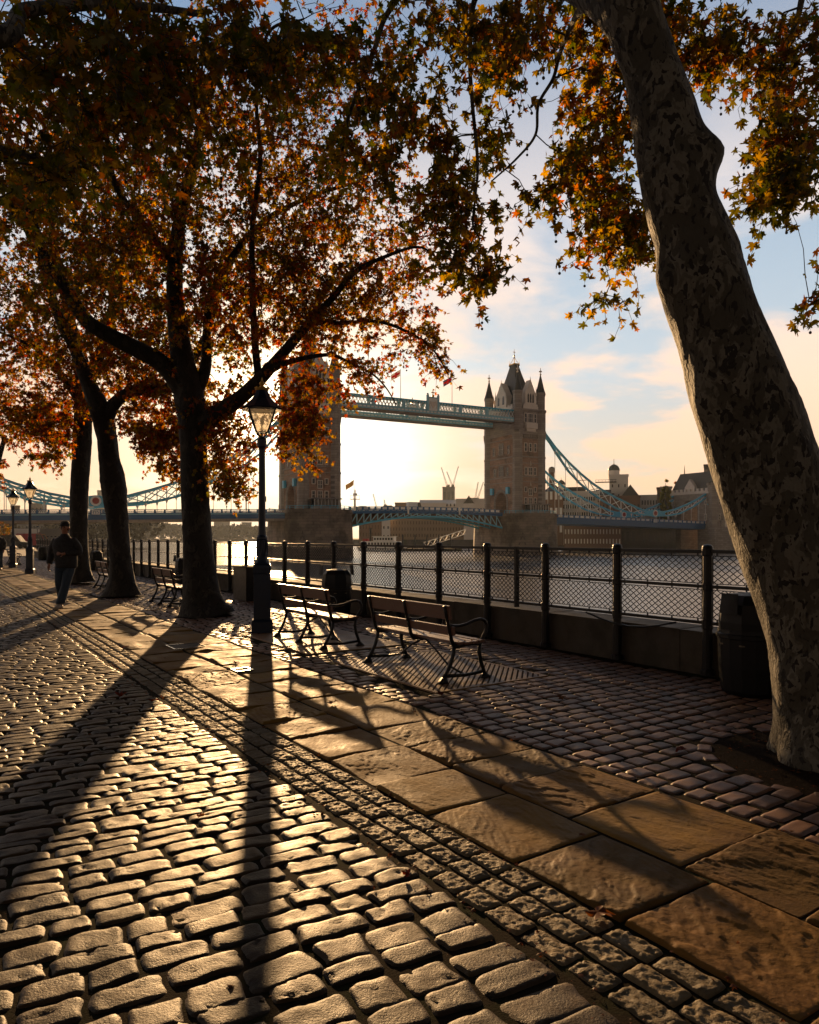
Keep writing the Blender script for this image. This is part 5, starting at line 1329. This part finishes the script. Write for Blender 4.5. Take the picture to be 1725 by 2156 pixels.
block('gabled_building', 'pale building with a pointed gable beside the right tower', 'building', G1, 977, 998, 1043, 450, 14, m='cream', roof='gablef', rh=5, cols=4, rows=2, wz=(13, 20), wsize=(.4, .4))
block('roofscape_building', 'long pale building running behind the right tower', 'building', G1, 960, 1060, 1052, 458, 14, m='cream', cols=16, rows=2, wz=(12, 22), wsize=(.5, .35))
rc = block('distant_tower', 'hazy unfinished block crowned by cranes in the distance', 'building', G1, 932, 958, 1026, 900, 20, m='hazegrey', cols=3, rows=3)
# cranes
def crane(px0, py0, px1, py1, Y, label):
    a = P(px0, 1132, Y); a.z = 0; r = empty('tower_crane', a, 0, label, 'crane', 'cranes on the hazy skyline')
    p = P(px0, py0, Y)-a; q = P(px1, py1, Y)-a
    b = MB(); 
    for d in ((-.8, 0), (.8, 0)): b.bar((d[0], 0, 0), (d[0], 0, p.z), .4, .4)
    n = int(p.z/4)
    for k in range(n): b.bar((-.8, 0, k*4), (.8, 0, k*4+4), .25, .25)
    b.build('mast', M['hazegrey'], r)
    b = MB(); d = (q-p); nrm_ = Vector((-d.z, 0, d.x)).normalized()
    b.bar(p-nrm_*.8, q-nrm_*.3, .4, .4); b.bar(p+nrm_*.8, q+nrm_*.3, .4, .4)
    for k in range(12): b.bar(p+d*(k/12)-nrm_*.7*(1-k/20), p+d*((k+1)/12)+nrm_*.7*(1-k/20), .22, .22)
    b.bar(p, p-d.normalized()*8+Vector((0, 0, 3)), .6, .6); b.box(p.x-4-math.copysign(3, d.x), p.x-1-math.copysign(3, d.x), -1, 1, p.z-2, p.z+1)
    b.build('jib', M['hazegrey'], r)
    MB().box(p.x-1.5, p.x+1.5, -1.5, 1.5, p.z-2, p.z+1).build('cab', M['hazegrey'], r)
for a in ((942, 1024, 929.5, 984, 895, 'crane with its jib leaning left above the unfinished block'), (953, 1024, 941, 993, 895, 'middle crane above the unfinished block'), (954, 1022, 965.5, 982, 905, 'crane with its jib leaning right above the unfinished block'), (1001, 1050, 1007, 1015, 820, 'thin crane near the right tower, the left of the two'), (1006, 1050, 1018, 1015, 820, 'thin crane closest to the right tower'), (795.5, 1078, 786, 1040, 800, 'pale crane against the brightest sky left of the wharf buildings'), (811, 1064, 809, 1052, 800, 'short crane poking above the low hazy building')): crane(*a)
# --- left, beyond the side span
G2 = 'hazy blocks on the left skyline'
block('distant_block', 'tall hazy tower block above the bridge between the two left-hand trunks', 'building', G2, 206, 230, 1033, 1250, 30, m='hazegrey', cols=4, rows=8, wsize=(.4, .4))
block('distant_block', 'hazy lower block standing against the left of the tall hazy one', 'building', G2, 196, 206, 1046, 1245, 30, m='hazegrey', cols=2, rows=6, wsize=(.4, .4))
block('distant_block', 'hazy block just right of the nearer far lamp post', 'building', G2, 67, 97, 1061, 620, 20, m='hazegrey', cols=4, rows=4, wsize=(.4, .4))
block('distant_block', 'small grey building behind the farthest street lamp', 'building', G2, 24, 41, 1066, 520, 20, m='brownbrick', cols=3, rows=3, wsize=(.4, .4))
block('distant_block', 'wide hazy building under the bridge behind the walking man', 'building', G2, 40, 97, 1098, 420, 20, m='hazegrey', cols=8, rows=2, wsize=(.5, .4))
block('distant_block', 'pale hazy block under the bridge right of the walking man', 'building', G2, 182, 232, 1102, 980, 20, m='hazegrey', cols=5, rows=2, wsize=(.4, .4))
block('distant_block', 'hazy block rising behind the far trees left of the middle trunk', 'building', G2, 298, 322, 1096, 1350, 30, m='hazegrey', cols=5, rows=2, wsize=(.4, .4))
block('distant_block', 'flat topped hazy block above the far trees just right of the middle trunk', 'building', G2, 451, 484, 1098, 1400, 30, m='hazegrey', cols=5, rows=1, wsize=(.4, .4))
block('distant_block', 'flat topped hazy block above the far trees left of the near lamp column', 'building', G2, 509, 530, 1100, 1400, 30, m='hazegrey', cols=4, rows=1, wsize=(.4, .4))
block('pavilion', 'low pale pavilion on the far left quay beneath the bridge', 'building', G2, 30, 78, 1120, 150, 8, z0=0, m='cream', cols=8, rows=1, wsize=(.7, .5))
block('pavilion', 'low flat roofed quay building left of the leftmost trunk', 'building', G2, 84, 150, 1119, 175, 8, z0=0, m='hazegrey', cols=9, rows=1, wsize=(.5, .4))
# far wooded shore
rs = np.random.default_rng(5); lp = []; 
def woods(name, label, x0, x1, Y, hgt, n, m_):
    rs = np.random.default_rng(int(x0)+5000); xs_ = rs.uniform(x0, x1, n)
    hh = hgt*(.55+.6*fbm(xs_*.012+9, xs_*0+3, 3)); z = rs.random(n)**.6*hh
    p = np.stack([xs_, Y+rs.uniform(0, 60, n), z], -1)
    v, f = leaves(p, np.full(n, hgt*.17)*(.6+.8*rs.random(n)), False, rs); o = npmesh(name, v, f, m_)
    tag(o, label, 'trees'); o['kind'] = 'stuff'
M['woodleaf'] = mat('far foliage', (.07, .06, .03), .9, .4, .05)  # base colour lifted a little to stand in for haze
woods('far_woods', 'far wooded shore fading into golden haze below the left side span', -620, -190, 1120, 27, 5200, M['woodleaf'])
woods('far_woods', 'hazy trees along the left bank beyond the bridge, behind the quay', -330, -165, 420, 15, 2600, M['woodleaf'])
def small_tree(px_, ytop, Y, wpx, label, lm, seed, z0=0., n=26):
    b0 = P(px_, 1132, Y); b0.z = z0; zt_ = EYE+(1132-ytop)*Y/1500; H = zt_-z0
    L = [(b0.x, b0.y, z0, H*.03), (b0.x+.02*H, b0.y, z0+H*.3, H*.022), (b0.x-.01*H, b0.y, z0+H*.7, H*.012), (b0.x, b0.y, z0+H*.95, .02)]
    ymid = (1132-(z0-EYE)*1500/Y+ytop)/2; ry = abs(ymid-ytop)
    return tree('tree', label, 'trees beyond the bridge', b0, [L], [(px_, ymid-ry*.18, wpx, ry*.8, Y-3, Y+3, n)], lm, M['bark2'], seed, seg=8, step=1.5, flare=.2, lsize=H*.028, seeds=0, spray=5, lps=9)
small_tree(1402, 1007, 306, 11, 'tall narrow yellow green tree beside the gatehouse', M['leafY'], 31, n=70)
small_tree(1428, 1012, 330, 22, 'dark treetop behind the left side of the gatehouse', M['leafM'], 32, n=60)
small_tree(8, 1098, 120, 16, 'small tree on the far quay at the left edge below the bridge', M['leafM'], 33, n=40)
small_tree(40, 1108, 160, 14, 'small amber tree on the far quay between the two far lamp posts', M['leafG'], 34, n=30)
# --- boat
bo = P(806, 1132, 335); bo.z = WZ
r = empty('river_boat', bo, -.25, 'white paddle style river boat with a dark funnel moored under the opening span', 'boat')
b = MB(); b.prism([(-11, 0), (9.5, 0), (11.5, 1.9), (-12, 1.9)], -2.6, 2.6); b.build('hull', M['white'], r)
b = MB(); b.box(-10, 8.5, -2.4, 2.4, 1.901, 4.4); b.box(-4, 6, -2.1, 2.1, 4.401, 6.6); b.box(-10.3, 9, -2.6, 2.6, 4.38, 4.55) if 0 else None; b.build('deck_house', M['white'], r)
b = MB()
for k in range(12): b.box(-9.4+k*1.5, -8.5+k*1.5, -2.46, -2.401, 2.7, 3.8)
for k in range(7): b.box(-3.6+k*1.35, -2.7+k*1.35, -2.16, -2.101, 5.0, 6.0)
b.build('windows', M['paneglass'], r)
b = MB(); b.box(-4.6, 6.6, -2.5, 2.5, 6.601, 6.8); b.build('awning', M['cream'], r)
b = MB(); b.tube([(-6, 0, 4.4), (-6, 0, 10.2)], .5, 10); b.tube([(-6, 0, 10), (-6, 0, 10.6)], .65, 10); b.build('funnel', M['iron'], r)
b = MB(); b.box(-9.5, -7, -1.2, 1.2, 4.401, 5.6); b.build('wheelhouse', M['red'], r)
# gangway
ga = P(893, 1132, 325); ga.z = 0; g1_ = Vector((0, 0, -3.0)); g2_ = P(982, 1124, 330)-ga; 
r = empty('gangway', ga, 0, 'white lattice gangway sloping up from the pontoon under the opening span', 'gangway')
d = g2_-g1_
for dy in (0, 2.2):
    b = MB()
    for dz_ in (0, 2.2): b.bar(g1_+Vector((0, dy, dz_)), g2_+Vector((0, dy, dz_)), .28, .28)
    for k in range(14): b.bar(g1_+d*(k/14)+Vector((0, dy, 0 if k % 2 else 2.2)), g1_+d*((k+1)/14)+Vector((0, dy, 2.2 if k % 2 else 0)), .18, .18)
    b.build('truss', M['white'], r)
b = MB(); b.add([g1_+Vector((0, .15, .16)), g2_+Vector((0, .15, .16)), g2_+Vector((0, 2.05, .16)), g1_+Vector((0, 2.05, .16))], [(0, 1, 2, 3)]); b.build('walkway', M['bgrey'], r)
pt = P(915, 1132, 322); pt.z = WZ
r = empty('pontoon', pt, .1, 'low dark pontoon with posts at the foot of the white gangway', 'pontoon')
MB().box(-16, 12, -3, 3, 0, 1.3).build('deck', M['wharf'], r)
for k in range(5): MB().tube([(-14+k*5.5, 3.4, -2), (-14+k*5.5, 3.4, 7.5)], .35, 8).build('pile', M['iron'], r)
for k, (px_, yt) in enumerate(((190, 1124), (194, 1125), (204.5, 1124))):
    p = P(px_, 1132, 210); h = EYE+(1132-yt)*.14-WZ
    o = MB().tube([(0, 0, -2), (0, 0, h)], [.28, .24], 8).build('mooring_post', M['wharf'], None, loc=(p.x, p.y, WZ))
    tag(o, ['left of the two close mooring posts in the water between the left trunks', 'right of the two close mooring posts in the water between the left trunks', 'single mooring post standing apart in the water, next to the crooked trunk'][k], 'mooring post', 'mooring posts in the river')
# flags
def flag(base, h, label, fm, rz=0., sc=1.):
    r = empty('flagpole', base, rz, label, 'flag', 'flags on the bridge')
    MB().tube([(0, 0, 0), (0, 0, h)], [.12, .06], 6).build('pole', M['white'], r)
    nx, nz = 9, 5; v = []; 
    for i in range(nx):
        for j in range(nz): v.append((-.1-i*.42*sc, .28*math.sin(i*1.1+j*.3), h-.3-j*.5*sc-i*.26*sc))
    f = [(i*nz+j, (i+1)*nz+j, (i+1)*nz+j+1, i*nz+j+1) for i in range(nx-1) for j in range(nz-1)]
    o = MB().add(v, f).build('flag', fm, r); md = o.modifiers.new('thick', 'SOLIDIFY'); md.thickness = .03
    return r
def fm_(name, stripes):
    m = bpy.data.materials.new(name); m.use_nodes = True; t = m.node_tree; n = NT(t); b = t.nodes['Principled BSDF']
    c = n.n('ShaderNodeSeparateXYZ', inp={0: n.n('ShaderNodeTexCoord').outputs['Generated']})
    a = n.m('ABSOLUTE', n.m('SUBTRACT', c.outputs[0], .5)); z = n.m('ADD', c.outputs[2], n.m('MULTIPLY', n.m('SUBTRACT', c.outputs[0], .5), -.5)); e = n.m('ABSOLUTE', n.m('SUBTRACT', z, .5))
    cr = n.m('MAXIMUM', n.m('LESS_THAN', a, .10), n.m('LESS_THAN', e, .09))
    cl = n.mix(cr, stripes[0], stripes[1]); t.nodes.remove(b); mx = n.n('ShaderNodeMixShader', inp={0: .6, 1: n.n('ShaderNodeBsdfDiffuse', inp={0: cl}).outputs[0], 2: n.n('ShaderNodeBsdfTranslucent', inp={0: cl}).outputs[0]})
    t.links.new(mx.outputs[0], t.nodes['Material Output'].inputs[0]); return m
fU = fm_('flag cloth blue with red cross', ((.12, .14, .25), (.5, .03, .03))); fE = fm_('flag cloth white with red cross', ((.6, .58, .55), (.5, .03, .03))); fT = fm_('tan flag cloth', ((.5, .42, .28), (.45, .36, .22)))
flag(BW(SPAN/2-11, -7.2, 46.56), 10, 'flag on the walkway roof left of the crest', fE, BR)
flag(BW(SPAN/2+8.6, -7.2, 46.56), 10, 'flag on the walkway roof right of the crest', fU, BR)
mp = BW(10.2, -12., 9.95)
flag(mp, 9.6, 'drooping flag on the mast standing on the left pier', fT, BR, .8)
mp2 = BW(11.0, -11.0, 9.9)
r = empty('signal_mast', mp2, 0, 'river signal mast with a small railed platform on the left pier', 'mast')
MB().tube([(0, 0, 0), (0, 0, 6.5)], [.3, .15], 8).build('pole', M['white'], r)
b = MB(); b.box(-1.5, 1.5, -.8, .8, 3.4, 3.55)
for x in (-1.5, -.5, .5, 1.4): b.box(x, x+.08, -.8, -.72, 3.55, 4.6)
b.box(-1.5, 1.5, -.8, -.72, 4.55, 4.65); b.box(-.6, .6, -.6, .6, 4.7, 5.3); b.build('platform', M['white'], r)
# traffic on the bridge
def car(name, loc, rz, label, body, L, H, cab):
    r = empty(name, loc, rz, label, 'van' if name == 'van' else 'car', 'traffic crossing the bridge')
    b = MB(); b.prism([(-L/2, .35), (L/2, .35), (L/2, .9), (L/2-.9, 1.0), (L/2-1.6, H), (-L/2+cab, H), (-L/2, .95 if cab > .3 else H-.1)], -.9, .9); b.build('body', body, r)
    b = MB(); b.prism([(L/2-1.05, 1.02), (L/2-1.62, H-.1), (L/2-2.6, H-.1), (L/2-2.6, 1.02)], -.915, .915); b.build('side_window', M['paneglass'], r)
    for x in (-L/2+.8, L/2-.9):
        for y in (-.95, .75): MB().lathe([(.33, 0), (.33, .2)], (0, 0, 0), 12).build('wheel', M['iron'], r).matrix_local = Matrix.Translation((x, y+.2, .33)) @ Matrix.Rotation(R_(90), 4, 'X')
    return r
car('van', BW(36, -4, 10.45), BR, 'white van on the middle of the opening span', M['white'], 6.0, 2.9, .1)
car('parked_car', BW(17, -4, 10.15), BR, 'dark car near the left end of the opening span', M['slate'], 4.3, 1.5, .9)
car('parked_car', BW(57, -4, 10.3), BR, 'dark car near the right end of the opening span', M['slate'], 4.3, 1.5, .9)
car('parked_car', BW(-40, -3, 8.0), BR, 'silver car on the left side span behind the parapet', M['white'], 4.4, 1.55, .9)
for k, s in enumerate((16.5, 22.0)):
    r = empty('traffic_light', BW(-s, -7.6, 8.5), 0, ['traffic light on the left side span nearer the left tower', 'traffic light on the left side span farther from the left tower'][k], 'traffic light', 'traffic lights on the bridge')
    MB().tube([(0, 0, 0), (0, 0, 3.6)], .12, 6).build('pole', M['iron'], r); MB().box(-.35, .35, -.3, .3, 3.6, 5.2).build('lamp_head', M['iron'], r)
# vehicles and lamp on the left quay
c = P(70, 1132, 112); car('van', (c.x, c.y, -.05), 1.2, 'small red van on the far quay at left', M['red'], 4.6, 2.2, .1)
c = P(24, 1132, 100); car('van', (c.x, c.y, -.05), .1, 'low dark green vehicle behind the far end of the fence', M['slate'], 5.0, 1.9, .3)
c = P(88, 1132, 118); car('van', (c.x, c.y, -.05), .9, 'amber van on the far quay beside the red one', M['orange'] if 'orange' in M else M.setdefault('orange', mat('amber paint', (.35, .16, .02), .5, .1, 1)), 3.4, 2.1, .1)
dup(L0, (P(79, 1132, 140).x, 140, 0), 0, 'tiny distant street lamp on the far quay right of the red van')
# ================================================================ people
def skin_obj(name, chains, m_, parent, root_first=True, sub=2):
    vs = []; rd = []; ed = []; idx = {}
    for ch in chains:
        prev = None
        for p in ch:
            key = tuple(round(x, 4) for x in p[:3])
            if key not in idx: idx[key] = len(vs); vs.append(p[:3]); rd.append((p[3], p[4] if len(p) > 4 else p[3]))
            i = idx[key]
            if prev is not None and prev != i: ed.append((prev, i))
            prev = i
    me = bpy.data.meshes.new(name); me.from_pydata(vs, ed, []); me.materials.append(m_)
    o = bpy.data.objects.new(name, me); col.objects.link(o); o.parent = parent
    md = o.modifiers.new('Skin', 'SKIN')
    if not me.skin_vertices: raise Exception('no skin layer')
    for i, s in enumerate(me.skin_vertices[0].data): s.radius = rd[i]; s.use_root = (i == 0)
    md.use_smooth_shade = True
    sb = o.modifiers.new('Sub', 'SUBSURF'); sb.levels = sub; sb.render_levels = sub
    return o
def hand_chains(wr, d, side, curl=.5, L=.18):
    """wrist point, unit direction of hand, side vector: palm then five digits"""
    wr = Vector(wr); d = Vector(d).normalized(); s = Vector(side).normalized(); n_ = d.cross(s).normalized()
    ch = []; palm = wr+d*.085
    ch.append([(*wr, .026, .02), (*(wr+d*.045), .034, .018), (*palm, .034, .016)])
    for k, (o, ln) in enumerate(((-.028, .068), (-.010, .078), (.009, .074), (.027, .058))):
        a = palm+s*o+d*.012; b_ = a+(d+n_*curl*.5).normalized()*ln*.5; c_ = b_+(d+n_*curl*1.6).normalized()*ln*.5
        ch.append([(*palm, .034, .016), (*a, .0095), (*b_, .009), (*c_, .0075)])
    t0 = wr+d*.03-s*.03; ch.append([(*(wr+d*.045), .034, .018), (*t0, .012), (*(t0+(d*.6-s*.8).normalized()*.035), .010), (*(t0+(d*.6-s*.8).normalized()*.035+(d+n_*.5).normalized()*.03), .0085)])
    return ch
def person(name, loc, rz, label, pose):
    r = empty(name, loc, rz, label, 'person', 'people on the riverside walk')
    J = pose
    body = [[(*J['pelvis'], .13, .10), (*J['waist'], .12, .09), (*J['chest'], .15, .10), (*J['neck'], .055), (*J['head0'], .06), (*J['head1'], .078, .092), (*J['head2'], .074, .09)]]
    for s in ('L', 'R'):
        body.append([(*J['chest'], .15, .10), (*J['sh'+s], .055), (*J['el'+s], .043), (*J['wr'+s], .027)])
        body.append([(*J['pelvis'], .13, .10), (*J['hip'+s], .085), (*J['kn'+s], .055), (*J['an'+s], .036), (*J['to'+s], .03)])
        body += hand_chains(J['wr'+s], J['hd'+s], J['hs'+s], J.get('cu'+s, .6))
    skin_obj('body', body, M['skin'], r)
    p_, w_, c_, n_ = (Vector(J[k]) for k in ('pelvis', 'waist', 'chest', 'neck'))
    b = MB(); b.loft([(p_.x, p_.y, p_.z-.10, .215, .15), (p_.x, p_.y, p_.z-.06, .222, .158), (p_.x, p_.y, p_.z+.04, .225, .16), (w_.x, w_.y, w_.z, .235, .165), (c_.x, c_.y, c_.z-.06, .245, .165), (c_.x, c_.y, c_.z+.03, .235, .15), (c_.x, c_.y, c_.z+.085, .20, .13), (c_.x, c_.y, c_.z+.125, .14, .11), (n_.x, n_.y, n_.z-.02, .10, .085), (n_.x, n_.y, n_.z+.035, .072, .072), (n_.x, n_.y, n_.z+.036, .05, .05)], 24)
    for s in ('L', 'R'):
        sh, e, wr = Vector(J['sh'+s])-Vector((0, 0, .03)), Vector(J['el'+s]), Vector(J['wr'+s]); m1 = (sh+e)/2
        b.tube([sh+(c_+Vector((0, 0, .07))-sh)*.45, sh+(c_-sh)*.12+Vector((0, 0, .012)), m1, e+(m1-e)*.25, e, e+(wr-e)*.2, e+(wr-e)*.6, e+(wr-e)*.93], [.055, .078, .092, .092, .088, .082, .072, .055], 12, bump=.10, rs=random)
    b.build('jacket', M['cloth'], r, smooth=True)
    b = MB(); b.loft([(p_.x, p_.y, p_.z-.16, .17, .13), (p_.x, p_.y, p_.z-.05, .185, .135), (p_.x, p_.y, p_.z+.08, .18, .13)], 20)
    for s in ('L', 'R'):
        hp, k_, a_ = Vector(J['hip'+s]), Vector(J['kn'+s]), Vector(J['an'+s]); rows = []
        for A_, B_, t0_, n2, ra, rb_ in ((hp, k_, 0, 6, .118, .092), (k_, a_, .15, 6, .09, .088)):
            for q in range(n2):
                t = t0_+(1-t0_)*q/(n2-1)*(.93 if A_ is k_ else 1); c0 = A_+(B_-A_)*t; rad = ra+(rb_-ra)*t
                rad *= 1+.035*math.sin(q*2.3+len(rows)); rows.append((c0.x, c0.y, c0.z, rad, rad))
        b.loft(rows[::-1], 16)
    b.build('jeans', M['jeans'], r, smooth=True)
    for s in ('L', 'R'):
        a_ = Vector(J['an'+s]); t_ = Vector(J['to'+s]); fw = (t_-a_); fw.z = 0; fw.normalize(); dz_ = a_.z-t_.z
        hl = a_-fw*.055; hl.z = a_.z-.045
        b = MB(); b.tube([hl-fw*.02, hl, (hl*.6+t_*.4)+Vector((0, 0, .02)), t_*.85+hl*.15, t_, t_+fw*.05], [.03, .047, .052, .046, .043, .022], 12)
        b.tube([a_+Vector((0, 0, .06)), a_-Vector((0, 0, .03))], [.055, .052], 12)
        so_ = b.build('shoe', M['shoe'], r, smooth=True)
    h = Vector(J['head1']); f_ = Vector((0, -1, 0))
    b = MB(); b.add(*[list(x) for x in ([(h.x-.012, h.y-.085, h.z+.03), (h.x+.012, h.y-.085, h.z+.03), (h.x+.02, h.y-.09, h.z-.028), (h.x-.02, h.y-.09, h.z-.028), (h.x, h.y-.118, h.z-.022)], [(0, 1, 4), (1, 2, 4), (2, 3, 4), (3, 0, 4)])]); b.build('nose', M['skin'], r)
    b = MB()
    for sx in (-1, 1): b.ball((h.x+sx*.032, h.y-.083, h.z+.02), .012, 8, 5)
    b.build('eye', M['cloth'], r)
    MB().tube([(h.x-.028, h.y-.088, h.z-.055), (h.x, h.y-.094, h.z-.052), (h.x+.028, h.y-.088, h.z-.055)], .006, 6).build('mouth', M['skin'], r)
    b = MB()
    for sx in (-1, 1): b.ball((h.x+sx*.082, h.y+.005, h.z), .026, 8, 5, 1.3)
    b.build('ear', M['skin'], r, smooth=True)
    hr = MB(); hr.ball((h.x, h.y+.018, h.z+.006), .086, 14, 8, 1.05); hr.build('hair', M['bark2'], r, smooth=True)
    c = MB(); zt_ = h.z+.045
    c.lathe([(.089, 0), (.093, .03), (.088, .065), (.066, .095), (.03, .11), (.002, .113)], (h.x, h.y+.004, zt_), 18, cap=False)
    c.prism([(h.x-.07, h.y-.08), (h.x-.06, h.y-.15), (h.x, h.y-.18), (h.x+.06, h.y-.15), (h.x+.07, h.y-.08)], zt_+.002, zt_+.012, 'z')
    if pose.get('cap', True): c.build('cap', M['cloth'], r, smooth=True)
    return r
v3 = lambda *a: a
# walking man : x right in picture, -y towards the camera
J = dict(pelvis=v3(.02, 0, .96), waist=v3(.01, -.01, 1.14), chest=v3(-.02, -.01, 1.38), neck=v3(-.005, -.02, 1.545), head0=v3(0, -.03, 1.62), head1=v3(.01, -.045, 1.70), head2=v3(.01, -.045, 1.76),
         shL=v3(-.22, 0, 1.46), elL=v3(-.31, .05, 1.18), wrL=v3(-.335, -.02, .93), hdL=v3(0, -.25, -1), hsL=v3(0, 1, -.2),
         shR=v3(.19, 0, 1.47), elR=v3(.285, .02, 1.20), wrR=v3(.07, -.21, 1.165), hdR=v3(-1, -.05, .02), hsR=v3(0, 0, 1), cuL=.9, cuR=.5,
         hipL=v3(-.10, 0, .90), knL=v3(-.13, .02, .50), anL=v3(-.185, .26, .16), toL=v3(-.185, .13, .055),
         hipR=v3(.10, 0, .90), knR=v3(.05, -.10, .49), anR=v3(-.01, -.22, .10), toR=v3(-.005, -.39, .045))
wp = Gd(138, 1281)
person('person', (wp.x, wp.y, 0), 0, 'man walking towards the camera in dark cap, puffy jacket and jeans, hand at waist', J)
J2 = dict(pelvis=v3(0, 0, .96), waist=v3(0, 0, 1.14), chest=v3(0, 0, 1.38), neck=v3(0, 0, 1.54), head0=v3(0, -.01, 1.61), head1=v3(0, -.02, 1.68), head2=v3(0, -.02, 1.74),
          shL=v3(-.21, 0, 1.45), elL=v3(-.27, .03, 1.17), wrL=v3(-.26, -.08, .93), hdL=v3(0, -.15, -1), hsL=v3(0, 1, 0), shR=v3(.21, 0, 1.45), elR=v3(.27, .03, 1.17), wrR=v3(.25, -.08, .93), hdR=v3(0, -.15, -1), hsR=v3(0, -1, 0),
          hipL=v3(-.1, 0, .9), knL=v3(-.11, -.04, .5), anL=v3(-.11, .02, .10), toL=v3(-.13, -.15, .045), hipR=v3(.1, 0, .9), knR=v3(.11, -.06, .5), anR=v3(.12, -.02, .10), toR=v3(.14, -.19, .045), cap=False)
p2 = P(1, 1132, 33); person('person', (p2.x-.1, 33, 0), .3, 'person in a dark coat cut off by the left edge of the picture', J2)
# ================================================================ fallen leaves
LV = [(1258, 1926, .11, 'large curled orange leaf lying on the rough granite band in the foreground'), (264, 1363, .10, 'pale fallen leaf on the slabs left of the middle trunk shadow'), (500, 1396, .09, 'fallen leaf on the slabs between the trunk shadow and the lamp shadow'), (703, 1481, .10, 'curled leaf on the slabs inside the shadow of the second bench'),
      (254, 1466, .11, 'dark leaf on the cobbles in the shadow of the middle trunk'), (327, 1476, .09, 'reddish leaf at the edge of the granite band in the trunk shadow'), (6, 1257, .10, 'red leaf on the granite band at the left edge'), (1430, 1581, .08, 'pinkish leaf on the setts near the big tree pit'), (1294, 1381, .09, 'brown leaf at the foot of the fence wall'),
      (1185, 1472, .08, 'flat yellowish leaf on the pink setts right of the timber cover'), (275, 1266, .11, 'red leaf on the setts between the crooked trunk and the bench'), (860, 1842, .05, 'tiny leaf scrap on the large foreground slab'), (610, 1362, .07, 'leaf scrap beside the foot of the second bench'), (932, 1462, .08, 'brown leaf at the near corner of the timber cover'), (150, 1318, .08, 'small leaf on the slabs behind the walking man'), (420, 1720, .05, 'small leaf scrap between sunlit cobbles')]
M['leafD'] = leafmat('fallen red brown leaf', [(0, (.12, .035, .012)), (1, (.16, .02, .01))], .3)
for i, (px_, py_, s, lab) in enumerate(LV):
    rs = np.random.default_rng(100+i); g_ = Gd(px_, py_, .01)
    v, f = leaves(np.zeros((1, 3)), np.array([s*.75]), True, rs, flat=True)
    v = v.copy(); v[:, 2] = v[:, 2]*.5+.22*s*(v[:, 0]**2+v[:, 1]**2)/(s*s)+.008*np.sin(v[:, 0]*70)+.006*np.sin(v[:, 1]*90); v[:, 2] -= v[:, 2].min()
    o = npmesh('fallen_leaf', v, f, M['leafD'] if i % 3 else M['leafF'] if 'leafF' in M else M.setdefault('leafF', leafmat('dry fallen leaf', [(0, (.20, .085, .03)), (1, (.15, .05, .02))], .3)))
    o.location = (g_.x, g_.y, .008); tag(o, lab, 'leaf', 'fallen leaves on the paving')
# scraps of leaf and grit caught in the joints
rs = np.random.default_rng(77); pp = []
for _ in range(900): pp.append((rs.uniform(-5, 16), rs.choice([4.825, 5.24, 3.435, 5.24, 5.3])+rs.normal()*.03))
for _ in range(500): pp.append((rs.uniform(-5, 14), rs.uniform(.15, 7.2)))
for _ in range(260): a_ = rs.uniform(0, 6.28); q_ = .8*rs.random()**.5; pp.append((PITS[0][0]+q_*math.cos(a_), PITS[0][1]+q_*math.sin(a_)))
pos = np.array([tuple(W(a_, b_, .004+.008*rs.random())) for a_, b_ in pp])
v, f = leaves(pos, .007+.016*rs.random(len(pos))**2, False, rs, flat=True)
o = npmesh('leaf_litter', v, f, M['leafF']); o['kind'] = 'stuff'; tag(o, 'tiny scraps of dry leaf scattered in the joints and along the kerb', 'leaf litter')
# access covers in the slabs
for k, (px_, py_, lab) in enumerate(((175*1.0+455, 1417, 'small metal access plate on the slabs left of the lamp shadow'), (392, 1367, 'bright edged metal cover frame let into the slabs inside the trunk shadow'))):
    g_ = Gd(px_-120 if k == 0 else px_, py_-5, 0)
    r = empty('access_cover', (g_.x, g_.y, .006), UROT, lab, 'access cover', 'metal covers in the slabs')
    b = MB(); w_ = .22 if k else .1
    b.box(-w_, w_, -w_, -w_+.015, 0, .012); b.box(-w_, w_, w_-.015, w_, 0, .012); b.box(-w_, -w_+.015, -w_+.0151, w_-.0151, 0, .012); b.box(w_-.015, w_, -w_+.0151, w_-.0151, 0, .012); b.build('frame', M['steel'] if 'steel' in M else M.setdefault('steel', mat('worn steel', (.35, .33, .3), .25, .2, 9, metal=.8)), r)
    MB().box(-w_+.016, w_-.016, -w_+.016, w_-.016, 0, .004).build('plate', M['concrete'], r)
for o in list(bpy.data.objects):
    nm = o.name.split('.')[0]
    if nm in PIECE and o.type == 'MESH' and o.parent is not None: pieces(o, PIECE[nm])
# ================================================================ haze
HZ = True
if HZ:
    m = bpy.data.materials.new('haze'); m.use_nodes = True; t = m.node_tree; t.nodes.clear(); n = NT(t)
    pv = n.n('ShaderNodeVolumePrincipled', inp={'Color': (.8, .9, 1, 1), 'Density': .00008, 'Anisotropy': .3})
    t.links.new(pv.outputs[0], n.n('ShaderNodeOutputMaterial').inputs['Volume'])
    o = MB().box(-3400, 1500, -900, 2400, -12, 130).build('haze', m); o['kind'] = 'stuff'
